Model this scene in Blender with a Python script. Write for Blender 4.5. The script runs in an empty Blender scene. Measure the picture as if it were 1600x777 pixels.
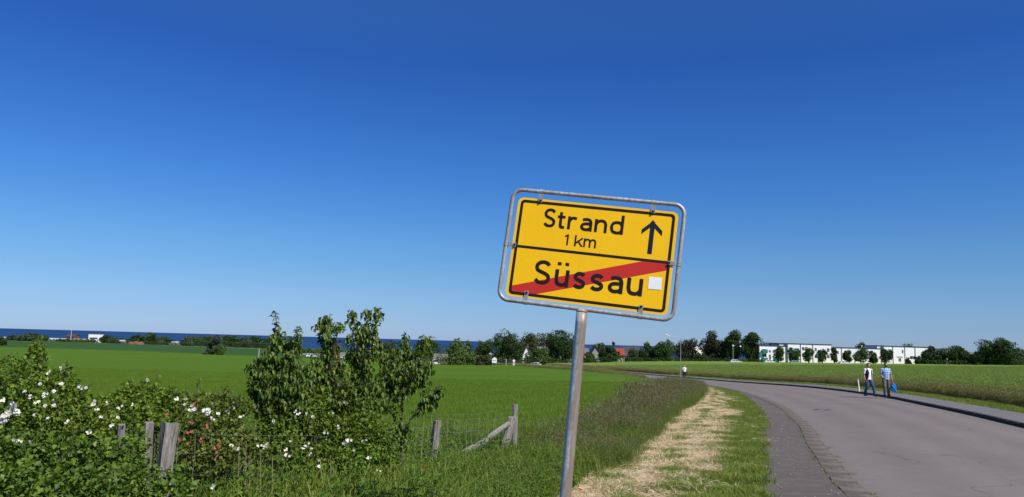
import bpy, bmesh, math, random
import numpy as np
from mathutils import Vector, Matrix
R_ = math.radians
rng = np.random.default_rng(7)
random.seed(7)
scene = bpy.context.scene
C = scene.collection

# ------------------------------------------------------------------ camera, sky, sun, exposure
PITCH, ROLL, FPX, EYE = R_(7.0), R_(1.58), 1190.0, 1.65
cp_, sp_ = math.cos(PITCH), math.sin(PITCH)
cr_, sr_ = math.cos(ROLL), math.sin(ROLL)
c_fw = np.array([0, cp_, sp_]); u0 = np.array([0, -sp_, cp_]); r0 = np.array([1., 0, 0])
c_rt = cr_ * r0 + sr_ * u0; c_up = -sr_ * r0 + cr_ * u0
cam_d = bpy.data.cameras.new('camera'); cam = bpy.data.objects.new('camera', cam_d); C.objects.link(cam)
cam_d.sensor_width = 36; cam_d.lens = 36 * FPX / 1600.0
cam_d.clip_start = 0.1; cam_d.clip_end = 90000
m = Matrix([[c_rt[i], c_up[i], -c_fw[i], 0] for i in range(3)] + [[0, 0, 0, 1]]); m[2][3] = EYE
cam.matrix_world = m
scene.camera = cam

SUN_EL, SUN_AZ = R_(48), math.atan2(0.70, -0.71)     # azimuth measured from +Y towards +X
w = bpy.data.worlds.new('World'); scene.world = w; w.use_nodes = True
nt = w.node_tree; nt.nodes.clear()
sky = nt.nodes.new('ShaderNodeTexSky'); sky.sky_type = 'NISHITA'; sky.sun_disc = False
sky.sun_elevation = SUN_EL; sky.sun_rotation = SUN_AZ; sky.altitude = 0; sky.air_density = 1.0
sky.dust_density = 0.25; sky.ozone_density = 4.0
hs = nt.nodes.new('ShaderNodeHueSaturation'); hs.inputs['Saturation'].default_value = 1.12
hs.inputs['Value'].default_value = 1.0
bg = nt.nodes.new('ShaderNodeBackground'); bg.inputs[1].default_value = 0.118
wo = nt.nodes.new('ShaderNodeOutputWorld')
# clear northern summer sky: deeper blue overhead, pale blue (not yellow) towards the horizon, the same all the way round
tc = nt.nodes.new('ShaderNodeTexCoord'); sx_ = nt.nodes.new('ShaderNodeSeparateXYZ'); rp = nt.nodes.new('ShaderNodeValToRGB')
for e_, (p_, c_) in zip([rp.color_ramp.elements[0], rp.color_ramp.elements[1]] + [rp.color_ramp.elements.new(.5) for _ in range(5)],
        ((0, (.373, .531, 1.0)), (.5, (.150, .335, .69)), (.03, (.341, .486, .845)), (.07, (.336, .49, .745)), (.12, (.325, .515, .745)), (.20, (.250, .488, .80)), (.35, (.178, .39, .765)))):
    e_.position = p_; e_.color = c_ + (1,)
ml = nt.nodes.new('ShaderNodeVectorMath'); ml.operation = 'MULTIPLY'
nt.links.new(tc.outputs['Generated'], sx_.inputs[0]); nt.links.new(sx_.outputs[2], rp.inputs[0])
nt.links.new(sky.outputs[0], hs.inputs['Color']); nt.links.new(hs.outputs[0], ml.inputs[0]); nt.links.new(rp.outputs[0], ml.inputs[1]); nt.links.new(ml.outputs[0], bg.inputs[0]); nt.links.new(bg.outputs[0], wo.inputs[0])
sl = bpy.data.lights.new('sun', 'SUN'); sl.energy = 4.8; sl.angle = R_(0.53); sl.color = (1.0, 0.95, 0.86)
so = bpy.data.objects.new('sun', sl); C.objects.link(so)
sd = Vector((math.sin(SUN_AZ) * math.cos(SUN_EL), math.cos(SUN_AZ) * math.cos(SUN_EL), math.sin(SUN_EL)))
so.rotation_euler = sd.to_track_quat('Z', 'Y').to_euler(); so.location = (0, 0, 30)
scene.view_settings.view_transform = 'Standard'; scene.view_settings.look = 'None'
scene.view_settings.gamma = 1.0; scene.view_settings.exposure = 0.25
scene.view_settings.use_curve_mapping = False
scene.render.engine = 'CYCLES'
scene.cycles.max_bounces = 6; scene.cycles.transparent_max_bounces = 6
scene.cycles.use_denoising = True

# ------------------------------------------------------------------ projection + terrain helpers
def ray(px, py):
    return c_fw + (px - 800) / FPX * c_rt - (py - 388.5) / FPX * c_up
def P(px, py, y):
    """world point seen at pixel (px,py) of the photograph at depth y"""
    d = ray(px, py); k = y / d[1]
    return np.array([k * d[0], y, EYE + k * d[2]])
def proj(p):
    q = np.asarray(p, float) - np.array([0, 0, EYE]); z = q @ c_fw
    return 800 + FPX * (q @ c_rt) / z, 388.5 - FPX * (q @ c_up) / z

YS = np.array([0, 10, 20, 43, 104, 270, 450, 700, 1300, 1700, 6000.])
TS = np.array([-.75, -.55, -.33, -.084, .03, .09, .25, .45, .7])
DT = np.array([
 [1.65,1.90,2.20,3.0,4.7,7.0,7.9,10.5,20,24,60],
 [1.65,1.90,2.20,3.0,4.7,7.1,7.9,10.5,20,24,60],
 [1.65,1.90,2.20,3.0,4.8,7.7,8.6,10.5,20,24,60],
 [1.65,1.90,2.20,3.0,4.9,8.7,10.,11.5,20,24,60],
 [1.65,1.90,2.20,3.0,4.8,8.0,9.5,11.0,20,24,60],
 [1.65,1.90,2.20,3.0,4.7,7.3,9.0,11.0,20,24,60],
 [1.65,1.88,2.12,2.8,4.4,5.6,7.0,10.,20,24,60],
 [1.65,1.82,2.03,2.6,3.5,4.8,6.0,9.5,20,24,60],
 [1.65,1.78,2.00,2.4,2.9,3.7,4.6,9.0,20,24,60]])
def pchip(x, y, q):
    h = np.diff(x); d = np.diff(y) / h; mm = np.zeros(len(x))
    for i in range(1, len(x) - 1):
        if d[i-1] * d[i] > 0:
            w1 = 2*h[i] + h[i-1]; w2 = h[i] + 2*h[i-1]; mm[i] = (w1 + w2) / (w1/d[i-1] + w2/d[i])
    mm[0] = d[0]; mm[-1] = d[-1]
    k = np.clip(np.searchsorted(x, q) - 1, 0, len(x) - 2); s = (q - x[k]) / h[k]
    return (2*s**3-3*s**2+1)*y[k] + (s**3-2*s**2+s)*h[k]*mm[k] + (-2*s**3+3*s**2)*y[k+1] + (s**3-s**2)*h[k]*mm[k+1]
LQ = np.linspace(np.log(10.), np.log(6010.), 400); TQ = np.linspace(-.75, .7, 146)
GG = np.array([pchip(np.log(YS + 10), row, LQ) for row in DT])
GG = np.array([pchip(TS, GG[:, j], TQ) for j in range(400)]).T
def H(x, y):
    x = np.asarray(x, float); y = np.asarray(y, float)
    l = np.log(np.clip(y, 0, 5999) + 10); t = np.clip(x / np.maximum(y, 1.), -.7499, .6999)
    a = (l - LQ[0]) / (LQ[1] - LQ[0]); b = (t - TQ[0]) / (TQ[1] - TQ[0])
    i = np.clip(a.astype(int), 0, 398); j = np.clip(b.astype(int), 0, 144); a = a - i; b = b - j
    D = (GG[j, i]*(1-a) + GG[j, i+1]*a)*(1-b) + (GG[j+1, i]*(1-a) + GG[j+1, i+1]*a)*b
    return 1.65 - D
def Hs(x, y): return float(H(x, y))
def at(px, py, h=0.0):
    d = ray(px, py); ys = np.exp(np.linspace(np.log(2), np.log(2000), 6000))
    z = EYE + ys*d[2]/d[1]; g = H(ys*d[0]/d[1], ys) + h
    k = int(np.argmax(z < g)); return np.array([ys[k]*d[0]/d[1], ys[k]])

# ------------------------------------------------------------------ object helpers
def tag(o, label=None, cat=None, group=None, kind=None):
    if label: o['label'] = label
    if cat: o['category'] = cat
    if group: o['group'] = group
    if kind: o['kind'] = kind
    return o
def empty(name, loc=(0, 0, 0), rz=0.0):
    o = bpy.data.objects.new(name, None); C.objects.link(o); o.location = loc
    o.rotation_euler = (0, 0, rz); o.empty_display_size = 0.3; return o
def link(name, me, parent=None, loc=None, rot=None, scale=None):
    o = bpy.data.objects.new(name, me); C.objects.link(o)
    if parent is not None: o.parent = parent
    if loc is not None: o.location = loc
    if rot is not None: o.rotation_euler = rot
    if scale is not None: o.scale = scale if hasattr(scale, '__len__') else (scale,)*3
    return o
def np_mesh(name, V, F, mat, smooth=False, attrs=None):
    """V (n,3), F (m,k) constant k; attrs: dict name -> per-face float array"""
    V = np.asarray(V, np.float32); F = np.asarray(F, np.int32)
    me = bpy.data.meshes.new(name); n, k = F.shape
    me.vertices.add(len(V)); me.vertices.foreach_set('co', V.ravel())
    me.loops.add(n*k); me.loops.foreach_set('vertex_index', F.ravel())
    me.polygons.add(n); me.polygons.foreach_set('loop_start', np.arange(0, n*k, k, dtype=np.int32))
    if attrs:
        for a, v in attrs.items():
            at_ = me.attributes.new(a, 'FLOAT', 'FACE'); at_.data.foreach_set('value', np.asarray(v, np.float32))
    if smooth: me.polygons.foreach_set('use_smooth', np.ones(n, bool))
    me.update(calc_edges=True); me.validate()
    if mat: me.materials.append(mat)
    return me
class MB:
    """collects simple shapes into one mesh"""
    def __init__(s): s.v = []; s.f = []; s.mi = []; s.cur = 0
    def add(s, vs, fs):
        b = len(s.v); s.v += [tuple(map(float, q)) for q in vs]; s.f += [tuple(b + i for i in f) for f in fs]; s.mi += [s.cur]*len(fs); return s
    def box(s, c, size, rz=0.0, bev=0.0, M=None):
        hx, hy, hz = [q/2 for q in size]; b = min(bev, hx*.9, hy*.9, hz*.9)
        if b <= 0:
            vs = [(x, y, z) for z in (-hz, hz) for x, y in ((-hx, -hy), (hx, -hy), (hx, hy), (-hx, hy))]
            fs = [(3,2,1,0), (4,5,6,7), (0,1,5,4), (1,2,6,5), (2,3,7,6), (3,0,4,7)]
        else:
            def rg(z, i): return [(-hx+i, -hy+i, z), (hx-i, -hy+i, z), (hx-i, hy-i, z), (-hx+i, hy-i, z)]
            vs = rg(-hz, b) + rg(-hz+b, 0) + rg(hz-b, 0) + rg(hz, b); fs = [(3,2,1,0), (12,13,14,15)]
            for k in range(3):
                for i in range(4): j = (i+1) % 4; fs.append((4*k+i, 4*k+j, 4*k+4+j, 4*k+4+i))
        cz, sz = math.cos(rz), math.sin(rz); out = []
        for x, y, z in vs:
            x, y = x*cz - y*sz, x*sz + y*cz
            q = Vector((x, y, z))
            if M is not None: q = M @ q
            out.append((q[0]+c[0], q[1]+c[1], q[2]+c[2]))
        return s.add(out, fs)
    def tube(s, pts, rad, n=8, ry=None, side=None, cap=True, closed=False):
        pts = [np.array(p, float) for p in pts]; m_ = len(pts)
        if not hasattr(rad, '__len__'): rad = [rad]*m_
        if ry is None: ry = rad
        elif not hasattr(ry, '__len__'): ry = [ry]*m_
        vs = []; prev = None
        for i, p in enumerate(pts):
            if closed: t = pts[(i+1) % m_] - pts[i-1]
            else: t = pts[min(i+1, m_-1)] - pts[max(i-1, 0)]
            t = t / (np.linalg.norm(t) + 1e-12)
            if side is not None: a = np.array(side, float)
            elif prev is not None: a = prev
            else: a = np.array([1., 0, 0]) if abs(t[0]) < .8 else np.array([0, 1., 0])
            a = a - t*(a @ t); a /= (np.linalg.norm(a) + 1e-12); b = np.cross(t, a); prev = a
            for k in range(n):
                q = 2*math.pi*k/n; vs.append(p + a*rad[i]*math.cos(q) + b*ry[i]*math.sin(q))
        fs = []
        for i in range(m_ if closed else m_-1):
            i2 = (i+1) % m_
            for k in range(n): k2 = (k+1) % n; fs.append((i*n+k, i*n+k2, i2*n+k2, i2*n+k))
        if cap and not closed: fs += [tuple(range(n))[::-1], tuple((m_-1)*n + k for k in range(n))]
        return s.add(vs, fs)
    def ball(s, c, r, nu=10, nv=7):
        r = r if hasattr(r, '__len__') else (r, r, r); vs = [(c[0], c[1], c[2]-r[2])]
        for j in range(1, nv):
            a = math.pi*j/nv - math.pi/2
            for i in range(nu):
                b = 2*math.pi*i/nu; vs.append((c[0]+r[0]*math.cos(a)*math.cos(b), c[1]+r[1]*math.cos(a)*math.sin(b), c[2]+r[2]*math.sin(a)))
        vs.append((c[0], c[1], c[2]+r[2])); fs = []
        for i in range(nu): fs.append((0, 1+(i+1) % nu, 1+i))
        for j in range(nv-2):
            for i in range(nu):
                a = 1+j*nu+i; b = 1+j*nu+(i+1) % nu; fs.append((a, b, b+nu, a+nu))
        t = len(vs)-1; o = 1+(nv-2)*nu
        for i in range(nu): fs.append((o+i, o+(i+1) % nu, t))
        return s.add(vs, fs)
    def prism(s, poly, y0, y1):
        """polygon in XZ extruded along Y"""
        n = len(poly); vs = [(x, y0, z) for x, z in poly] + [(x, y1, z) for x, z in poly]
        fs = [tuple(range(n)), tuple(range(2*n-1, n-1, -1))] + [(i, n+i, n+(i+1) % n, (i+1) % n) for i in range(n)]
        return s.add(vs, fs)
    def mesh(s, name, mats, smooth=False):
        me = bpy.data.meshes.new(name); me.from_pydata(s.v, [], s.f)
        if not isinstance(mats, (list, tuple)): mats = [mats]
        for q in mats: me.materials.append(q)
        me.polygons.foreach_set('material_index', s.mi)
        if smooth: me.polygons.foreach_set('use_smooth', [True]*len(s.f))
        me.update(); return me
    def build(s, name, mats, parent=None, smooth=False, **k): return link(name, s.mesh(name, mats, smooth), parent, **k)

# ------------------------------------------------------------------ materials
def srgb(r, g, b):
    f = lambda c: (c/255/12.92) if c/255 <= .04045 else ((c/255+.055)/1.055)**2.4
    return (f(r), f(g), f(b))
class NT:
    def __init__(s, name):
        s.m = bpy.data.materials.new(name); s.m.use_nodes = True; s.t = s.m.node_tree
        s.b = s.t.nodes['Principled BSDF']; s.out = s.t.nodes['Material Output']
    def n(s, typ, **k):
        o = s.t.nodes.new('ShaderNode' + typ)
        for a, v in k.items():
            if isinstance(v, tuple) and a.startswith('i_'): pass
            setattr(o, a, v)
        return o
    def l(s, a, b): s.t.links.new(a, b)
    def coord(s, kind='Object', scale=(1, 1, 1)):
        c = s.n('TexCoord'); mp = s.n('Mapping'); mp.inputs['Scale'].default_value = scale
        s.l(c.outputs[kind], mp.inputs[0]); return mp.outputs[0]
    def noise(s, vec, scale, detail=4, rough=.55, dist=0.0):
        o = s.n('TexNoise'); o.inputs['Scale'].default_value = scale; o.inputs['Detail'].default_value = detail
        o.inputs['Roughness'].default_value = rough; o.inputs['Distortion'].default_value = dist
        if vec is not None: s.l(vec, o.inputs['Vector'])
        return o.outputs['Fac']
    def ramp(s, fac, stops):
        o = s.n('ValToRGB'); e = o.color_ramp.elements
        while len(e) < len(stops): e.new(.5)
        for q, (p_, c) in zip(e, stops): q.position = p_; q.color = tuple(c) + (1,) if len(c) == 3 else c
        s.l(fac, o.inputs[0]); return o.outputs[0]
    def mix(s, fac, a, b, mode='MIX'):
        o = s.n('Mix'); o.data_type = 'RGBA'; o.blend_type = mode
        for sock, v in ((o.inputs[0], fac), (o.inputs[6], a), (o.inputs[7], b)):
            if hasattr(v, 'is_linked') or hasattr(v, 'links'): s.l(v, sock)
            elif isinstance(v, (int, float)): sock.default_value = v
            else: sock.default_value = tuple(v) + (1,)
        return o.outputs[2]
    def math(s, op, a, b=None):
        o = s.n('Math'); o.operation = op
        for sock, v in ((o.inputs[0], a), (o.inputs[1], b)):
            if v is None: continue
            if isinstance(v, (int, float)): sock.default_value = v
            else: s.l(v, sock)
        return o.outputs[0]
    def bump(s, h, strength=.3, dist=.02):
        o = s.n('Bump'); o.inputs['Strength'].default_value = strength; o.inputs['Distance'].default_value = dist
        s.l(h, o.inputs['Height']); s.l(o.outputs[0], s.b.inputs['Normal']); return o
    def col(s, v):
        if isinstance(v, tuple): s.b.inputs['Base Color'].default_value = v + (1,)
        else: s.l(v, s.b.inputs['Base Color'])
    def fin(s, rough=.8, spec=.3, metal=0.0):
        if isinstance(rough, (int, float)): s.b.inputs['Roughness'].default_value = rough
        else: s.l(rough, s.b.inputs['Roughness'])
        s.b.inputs['Specular IOR Level'].default_value = spec; s.b.inputs['Metallic'].default_value = metal
        return s.m
def plain(name, c, rough=.7, spec=.3, metal=0.0, var=.15, scale=8.0, bump=0.0):
    t = NT(name); v = t.coord(); n = t.noise(v, scale)
    t.col(t.mix(n, tuple(q*(1-var) for q in c), tuple(min(1, q*(1+var)) for q in c)))
    if bump: t.bump(n, bump)
    return t.fin(rough, spec, metal)
def leafmat(name, dark, light, trans=.3, spec=.25, rough=.5, third=None, tf=.04):
    t = NT(name); a = t.n('Attribute'); a.attribute_name = 'tint'; oi = t.n('ObjectInfo')
    f = t.math('ADD', t.math('MULTIPLY', a.outputs['Fac'], .75), t.math('MULTIPLY', oi.outputs['Random'], .25))
    stops = [(0, dark), (.92 if third else 1, light)]
    if third: stops = [(0, dark), (1-tf*2, light), (1-tf*.8, third)]
    c = t.ramp(f, stops); t.col(c); t.fin(rough, spec)
    tr = t.n('BsdfTranslucent'); mx = t.n('MixShader'); mx.inputs[0].default_value = trans
    c2 = t.mix(1.0, c, (1.0, 1.0, .55), 'MULTIPLY'); t.l(c2, tr.inputs[0])
    t.l(t.b.outputs[0], mx.inputs[1]); t.l(tr.outputs[0], mx.inputs[2]); t.l(mx.outputs[0], t.out.inputs[0])
    return t.m

M = {}
def signface():
    t = NT('sign_yellow'); v = t.coord(); n = t.noise(v, 4, 5); n2 = t.noise(t.coord('Object', (14, 14, 1.6)), 1.0, 5, .65); n3 = t.noise(v, 55, 4)
    c = t.mix(n, (.93, .50, .002), (1.0, .58, .006)); c = t.mix(t.ramp(n2, [(.52, (0,)*3), (.85, (.30,)*3)]), c, (.62, .36, .03)); c = t.mix(t.ramp(n3, [(.66, (0,)*3), (.74, (.5,)*3)]), c, (.45, .27, .05))
    t.col(c); t.bump(n, .05, .01); return t.fin(t.ramp(n2, [(.3, (.38,)*3), (.8, (.6,)*3)]), .25)
M['yellow'] = signface()
M['yellow_edge'] = plain('sign_edge', (.80, .52, .05), .4, .4, var=.05)
M['black'] = plain('sign_black', (.018, .008, .005), .4, .35)
M['arrow'] = plain('arrow_black', (.012, .010, .010), .25, .6)
M['red'] = plain('sign_red', (.56, .030, .018), .4, .35, var=.08)
M['white'] = plain('white_paper', (.85, .85, .86), .6, .2, var=.04)
M['whitewall'] = plain('white_render', (.87, .86, .84), .85, .15, var=.05, scale=1.0)
M['greywall'] = plain('grey_render', (.30, .28, .26), .85, .15)
M['glass'] = plain('dark_glass', (.02, .03, .04), .08, .6, var=.1)
M['wframe'] = plain('white_frame', (.6, .6, .6), .5)
M['teal'] = plain('teal_awning', (.02, .19, .14), .6, var=.15)
M['roofdark'] = plain('dark_roof', (.055, .052, .06), .8, var=.25, scale=3)
M['roofgrey'] = plain('grey_roof', (.14, .13, .13), .8, var=.25, scale=3)
M['roofred'] = plain('red_roof', (.24, .055, .03), .8, var=.2, scale=3)
M['brick'] = plain('red_wall', (.17, .07, .05), .85, var=.2, scale=6)
M['solar'] = plain('solar_glass', (.012, .02, .07), .15, .6)
M['cream'] = plain('cream_roof', (.55, .50, .42), .85)
M['skin'] = plain('skin', (.46, .24, .165), .55, .3, var=.08, scale=25)
M['hair'] = plain('hair', (.035, .02, .014), .7, var=.4, scale=60)
M['greyhair'] = plain('grey_hair', (.4, .38, .35), .7, var=.2, scale=60)
M['vest'] = plain('navy_vest', (.012, .012, .022), .85, var=.3)
M['tee'] = plain('white_shirt', (.80, .80, .80), .85, .1, var=.04)
M['denim'] = plain('blue_denim', (.035, .075, .17), .85, var=.35, scale=14)
M['greytr'] = plain('grey_trousers', (.13, .12, .105), .85, var=.3, scale=14)
M['darktr'] = plain('dark_trousers', (.015, .015, .02), .85)
M['shoe'] = plain('black_shoe', (.012, .012, .012), .5)
M['bag'] = plain('blue_bag', (.008, .16, .50), .4, .4, var=.25, scale=9)
M['dark'] = plain('dark_plastic', (.01, .01, .012), .4)
M['carwhite'] = plain('car_paint', (.66, .67, .69), .25, .5, var=.03)
M['tyre'] = plain('tyre', (.015, .015, .015), .8)
M['wire'] = plain('fence_wire', (.42, .41, .38), .5, .4, .4)
M['petal'] = plain('white_petal', (.64, .61, .52), .6, .2, var=.05, scale=40)
M['pink'] = plain('pink_petal', (.42, .07, .09), .6, .2, var=.3, scale=30)
M['poppy'] = plain('poppy_petal', (.70, .02, .01), .5, .3, var=.2, scale=30)
M['stamen'] = plain('stamen', (.5, .33, .03), .8)
M['bark'] = plain('bark', (.085, .065, .05), .9, var=.4, scale=30, bump=.4)
M['stem'] = plain('stem', (.08, .12, .03), .8, var=.3, scale=20)
M['drystem'] = plain('dry_stem', (.24, .20, .13), .85, var=.3, scale=20)
M['stone'] = plain('pale_stone', (.34, .30, .26), .9, var=.35, scale=12)
M['earth'] = plain('bare_earth', (.17, .085, .055), .95, var=.25, scale=.5)
# galvanised steel tube, cleaner on one side and rust-stained on the other
def galv(name, rustdir, amount):
    t = NT(name); v = t.coord('Object'); sx = t.n('SeparateXYZ'); t.l(v, sx.inputs[0])
    n1 = t.noise(t.coord('Object', (30, 30, 4)), 1.0, 6, .65, .4); n2 = t.noise(v, 45, 5)
    base = t.ramp(n2, [(.3, (.30, .315, .34)), (.7, (.50, .53, .58))])
    rust = t.ramp(n1, [(.25, (.17, .115, .08)), (.55, (.27, .21, .165)), (.8, (.38, .33, .29))])
    if rustdir:
        f = t.math('ADD', t.math('MULTIPLY', t.math('ADD', t.math('MULTIPLY', sx.outputs[2], .036), t.math('SUBTRACT', sx.outputs[0], .0013)), 24.0), t.math('MULTIPLY', t.math('SUBTRACT', n1, .5), 2.2))
        f = t.ramp(t.math('ADD', f, .42), [(.30, (0, 0, 0)), (.62, (1, 1, 1))])
    else: f = t.ramp(n1, [(.38, (0, 0, 0)), (.62, (amount,)*3)])
    t.col(t.mix(f, base, rust)); t.bump(n2, .15, .003)
    return t.fin(.5, .45, .25)
M['galvpost'] = galv('galvanised_post', True, 1)
M['galv'] = galv('galvanised_frame', False, .95)
def wood():
    t = NT('weathered_wood'); v = t.coord('Object', (60, 60, 5)); n = t.noise(v, 1.0, 8, .7, .6); n2 = t.noise(t.coord('Object'), 12, 4)
    c = t.ramp(n, [(.28, (.035, .028, .022)), (.42, (.15, .135, .12)), (.55, (.27, .255, .235)), (.75, (.40, .385, .36))])
    c = t.mix(t.ramp(n2, [(.5, (0,)*3), (.75, (.55,)*3)]), c, (.22, .17, .11)); t.col(c); t.bump(n, .8, .012)
    return t.fin(.9, .1)
M['wood'] = wood()
def asphalt(name, a, b, scale=1.0, fleck=.0, patch=.2, cracks=0):
    t = NT(name); v = t.coord('Object'); n = t.noise(v, 90*scale, 3, .7); n2 = t.noise(v, .35, 5, .6, .3); n3 = t.noise(v, 4.0, 5)
    c = t.ramp(n, [(.25, tuple(q*.72 for q in a)), (.5, a), (.75, b)])
    c = t.mix(t.ramp(n2, [(.35, (0,)*3), (.7, (patch,)*3)]), c, tuple(q*.55 for q in a))
    c = t.mix(t.ramp(n3, [(.5, (0,)*3), (.8, (patch*.8,)*3)]), c, tuple(min(1, q*1.35) for q in b))
    if fleck:
        vo = t.n('TexVoronoi'); vo.inputs['Scale'].default_value = 22; vo.inputs['Randomness'].default_value = 1; t.l(v, vo.inputs['Vector'])
        wn = t.noise(v, 3.0, 2)
        f = t.math('MULTIPLY', t.ramp(vo.outputs['Distance'], [(.10, (1,)*3), (.17, (0,)*3)]), t.ramp(wn, [(.42, (0,)*3), (.6, (1,)*3)]))
        c = t.mix(t.math('MULTIPLY', f, fleck), c, (.32, .28, .24))
    if cracks:
        vo = t.n('TexVoronoi'); vo.feature = 'DISTANCE_TO_EDGE'; vo.inputs['Scale'].default_value = .28; w2 = t.n('VectorMath'); w2.operation = 'ADD'
        nz = t.n('TexNoise'); nz.inputs['Scale'].default_value = 1.1; nz.inputs['Detail'].default_value = 5; t.l(v, nz.inputs['Vector']); t.l(v, w2.inputs[0]); t.l(nz.outputs['Color'], w2.inputs[1]); t.l(w2.outputs[0], vo.inputs['Vector'])
        f = t.math('MULTIPLY', t.ramp(vo.outputs['Distance'], [(.0025, (1,)*3), (.006, (0,)*3)]), t.ramp(t.noise(v, .22, 2), [(.50, (0,)*3), (.60, (cracks,)*3)]))
        c = t.mix(f, c, tuple(q*.45 for q in a))
        uv = t.coord('UV'); sx = t.n('SeparateXYZ'); t.l(uv, sx.inputs[0])      # faint lanes polished by tyres
        c = t.mix(t.math('MULTIPLY', t.math('ADD', t.math('SINE', t.math('MULTIPLY', sx.outputs[0], 25.1)), 1.0), .07), c, tuple(q*1.3 for q in b))
    t.col(c); t.bump(n, .35, .006); return t.fin(.88, .2)
M['road'] = asphalt('road_asphalt', (.163, .138, .125), (.218, .186, .169), patch=.24, cracks=.7)
M['path'] = asphalt('path_asphalt', (.112, .096, .083), (.160, .139, .120), .6, .45, .45)
M['pave'] = asphalt('pavement_asphalt', (.15, .14, .14), (.20, .185, .185), patch=.2)
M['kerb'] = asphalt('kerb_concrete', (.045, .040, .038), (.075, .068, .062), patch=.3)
M['kerbflat'] = asphalt('worn_kerb', (.105, .088, .074), (.215, .18, .15), .5, .7, .75)
def field(name, a, b, c3, sx=1.0, bumpn=6.0, bs=.5, stripe=0.0):
    t = NT(name); v = t.coord('Object'); n = t.noise(v, .06*sx, 6, .6); nf = t.noise(v, bumpn, 5, .7)
    c = t.ramp(n, [(.3, a), (.5, b), (.72, c3)]); c = t.mix(t.math('MULTIPLY', nf, .5), c, tuple(q*.45 for q in a))
    if stripe:
        w_ = t.n('TexWave'); w_.inputs['Scale'].default_value = .35; w_.inputs['Distortion'].default_value = 1.5; t.l(v, w_.inputs['Vector'])
        c = t.mix(t.math('MULTIPLY', w_.outputs['Fac'], stripe), c, tuple(q*1.4 for q in b))
    t.col(c); t.bump(nf, bs, .15); return t.fin(.95, .05)
M['ground'] = field('meadow', (.055, .085, .022), (.085, .115, .035), (.13, .13, .055), 1.0, 3.0)
M['wheat'] = field('wheat_top', (.067, .132, .010), (.080, .152, .012), (.095, .168, .016), 1.0, 9.0, .4, .12)
M['field2'] = field('far_crop', (.028, .075, .018), (.036, .088, .022), (.065, .115, .035), 1.0, 3.0, .4, .25)
M['field3'] = field('far_meadow', (.075, .11, .035), (.11, .13, .05), (.16, .15, .07), 2.0, 3.0, .4)
M['rape'] = field('rape_top', (.125, .205, .036), (.162, .240, .048), (.20, .252, .06), 5.0, 1.6, .8)
M['soil'] = field('rough_soil', (.05, .065, .022), (.065, .08, .028), (.05, .08, .02), 10.0, 8.0)
def sea():
    t = NT('sea_water'); v = t.coord('Object', (1, .25, 1)); n = t.noise(v, .02, 5); n2 = t.noise(v, .0016, 3)
    t.col(t.ramp(n2, [(.3, (.012, .042, .115)), (.7, (.018, .056, .145))])); t.bump(n, .6, 1.5); return t.fin(.7, .06)
M['sea'] = sea()
def verge():
    t = NT('mown_verge'); v = t.coord('Object'); uv = t.coord('UV'); sx = t.n('SeparateXYZ'); t.l(uv, sx.inputs[0])
    n = t.noise(t.coord('UV', (7, 70, 1)), 1.0, 5, .6, .5); nf = t.noise(v, 45, 6, .75)
    u = t.math('ADD', sx.outputs[0], t.math('MULTIPLY', t.math('SUBTRACT', n, .5), .35))
    hay = t.ramp(u, [(.0, (.55,)*3), (.25, (.75,)*3), (.33, (.15,)*3), (.42, (.7,)*3), (.60, (.5,)*3), (.70, (.08,)*3), (1.0, (.12,)*3)])
    hc = t.ramp(nf, [(.3, (.24, .17, .09)), (.5, (.47, .37, .22)), (.7, (.68, .56, .37))])
    gc = t.ramp(nf, [(.3, (.03, .055, .010)), (.55, (.085, .14, .022)), (.75, (.18, .22, .06))])
    t.col(t.mix(hay, gc, hc)); t.bump(nf, .8, .03); return t.fin(.95, .05)
M['verge'] = verge()
M['l_rose'] = leafmat('rose_leaf', (.030, .075, .008), (.20, .275, .026), .28, third=(.20, .22, .03))
M['l_cherry'] = leafmat('cherry_leaf', (.033, .082, .010), (.150, .235, .024), .40, rough=.45, spec=.3, third=(.28, .12, .03), tf=.05)
M['l_bramble'] = leafmat('bramble_leaf', (.030, .075, .010), (.17, .255, .028), .28, third=(.17, .19, .03))
M['l_weed'] = leafmat('weed_leaf', (.032, .088, .010), (.17, .265, .030), .28)
M['l_grass'] = leafmat('grass_blade', (.065, .125, .012), (.27, .32, .055), .3)
M['l_grassrough'] = leafmat('rough_grass_blade', (.040, .090, .012), (.24, .29, .06), .3)
M['l_head'] = leafmat('grass_seed_head', (.13, .090, .065), (.32, .24, .17), .2)
M['l_hay'] = leafmat('hay_straw', (.36, .26, .145), (.86, .70, .46), .15)
M['l_wheat'] = leafmat('wheat_blade', (.10, .175, .012), (.17, .26, .020), .4)
M['l_rape'] = leafmat('rape_pod', (.115, .19, .032), (.28, .36, .08), .3)
M['l_rapedry'] = leafmat('rape_stalk', (.12, .095, .04), (.30, .21, .10), .2)
TR = {}
for nm, a, b in (('dark', (.014, .036, .010), (.062, .105, .024)), ('mid', (.022, .052, .012), (.088, .145, .030)),
                 ('light', (.04, .08, .02), (.13, .19, .046)), ('olive', (.035, .048, .020), (.100, .110, .045)),
                 ('brown', (.022, .026, .014), (.065, .066, .032)), ('spruce', (.020, .032, .022), (.085, .10, .075)), ('grey', (.032, .055, .028), (.085, .125, .058))):
    TR[nm] = leafmat('foliage_' + nm, a, b, .18, spec=.15, rough=.6)

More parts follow.
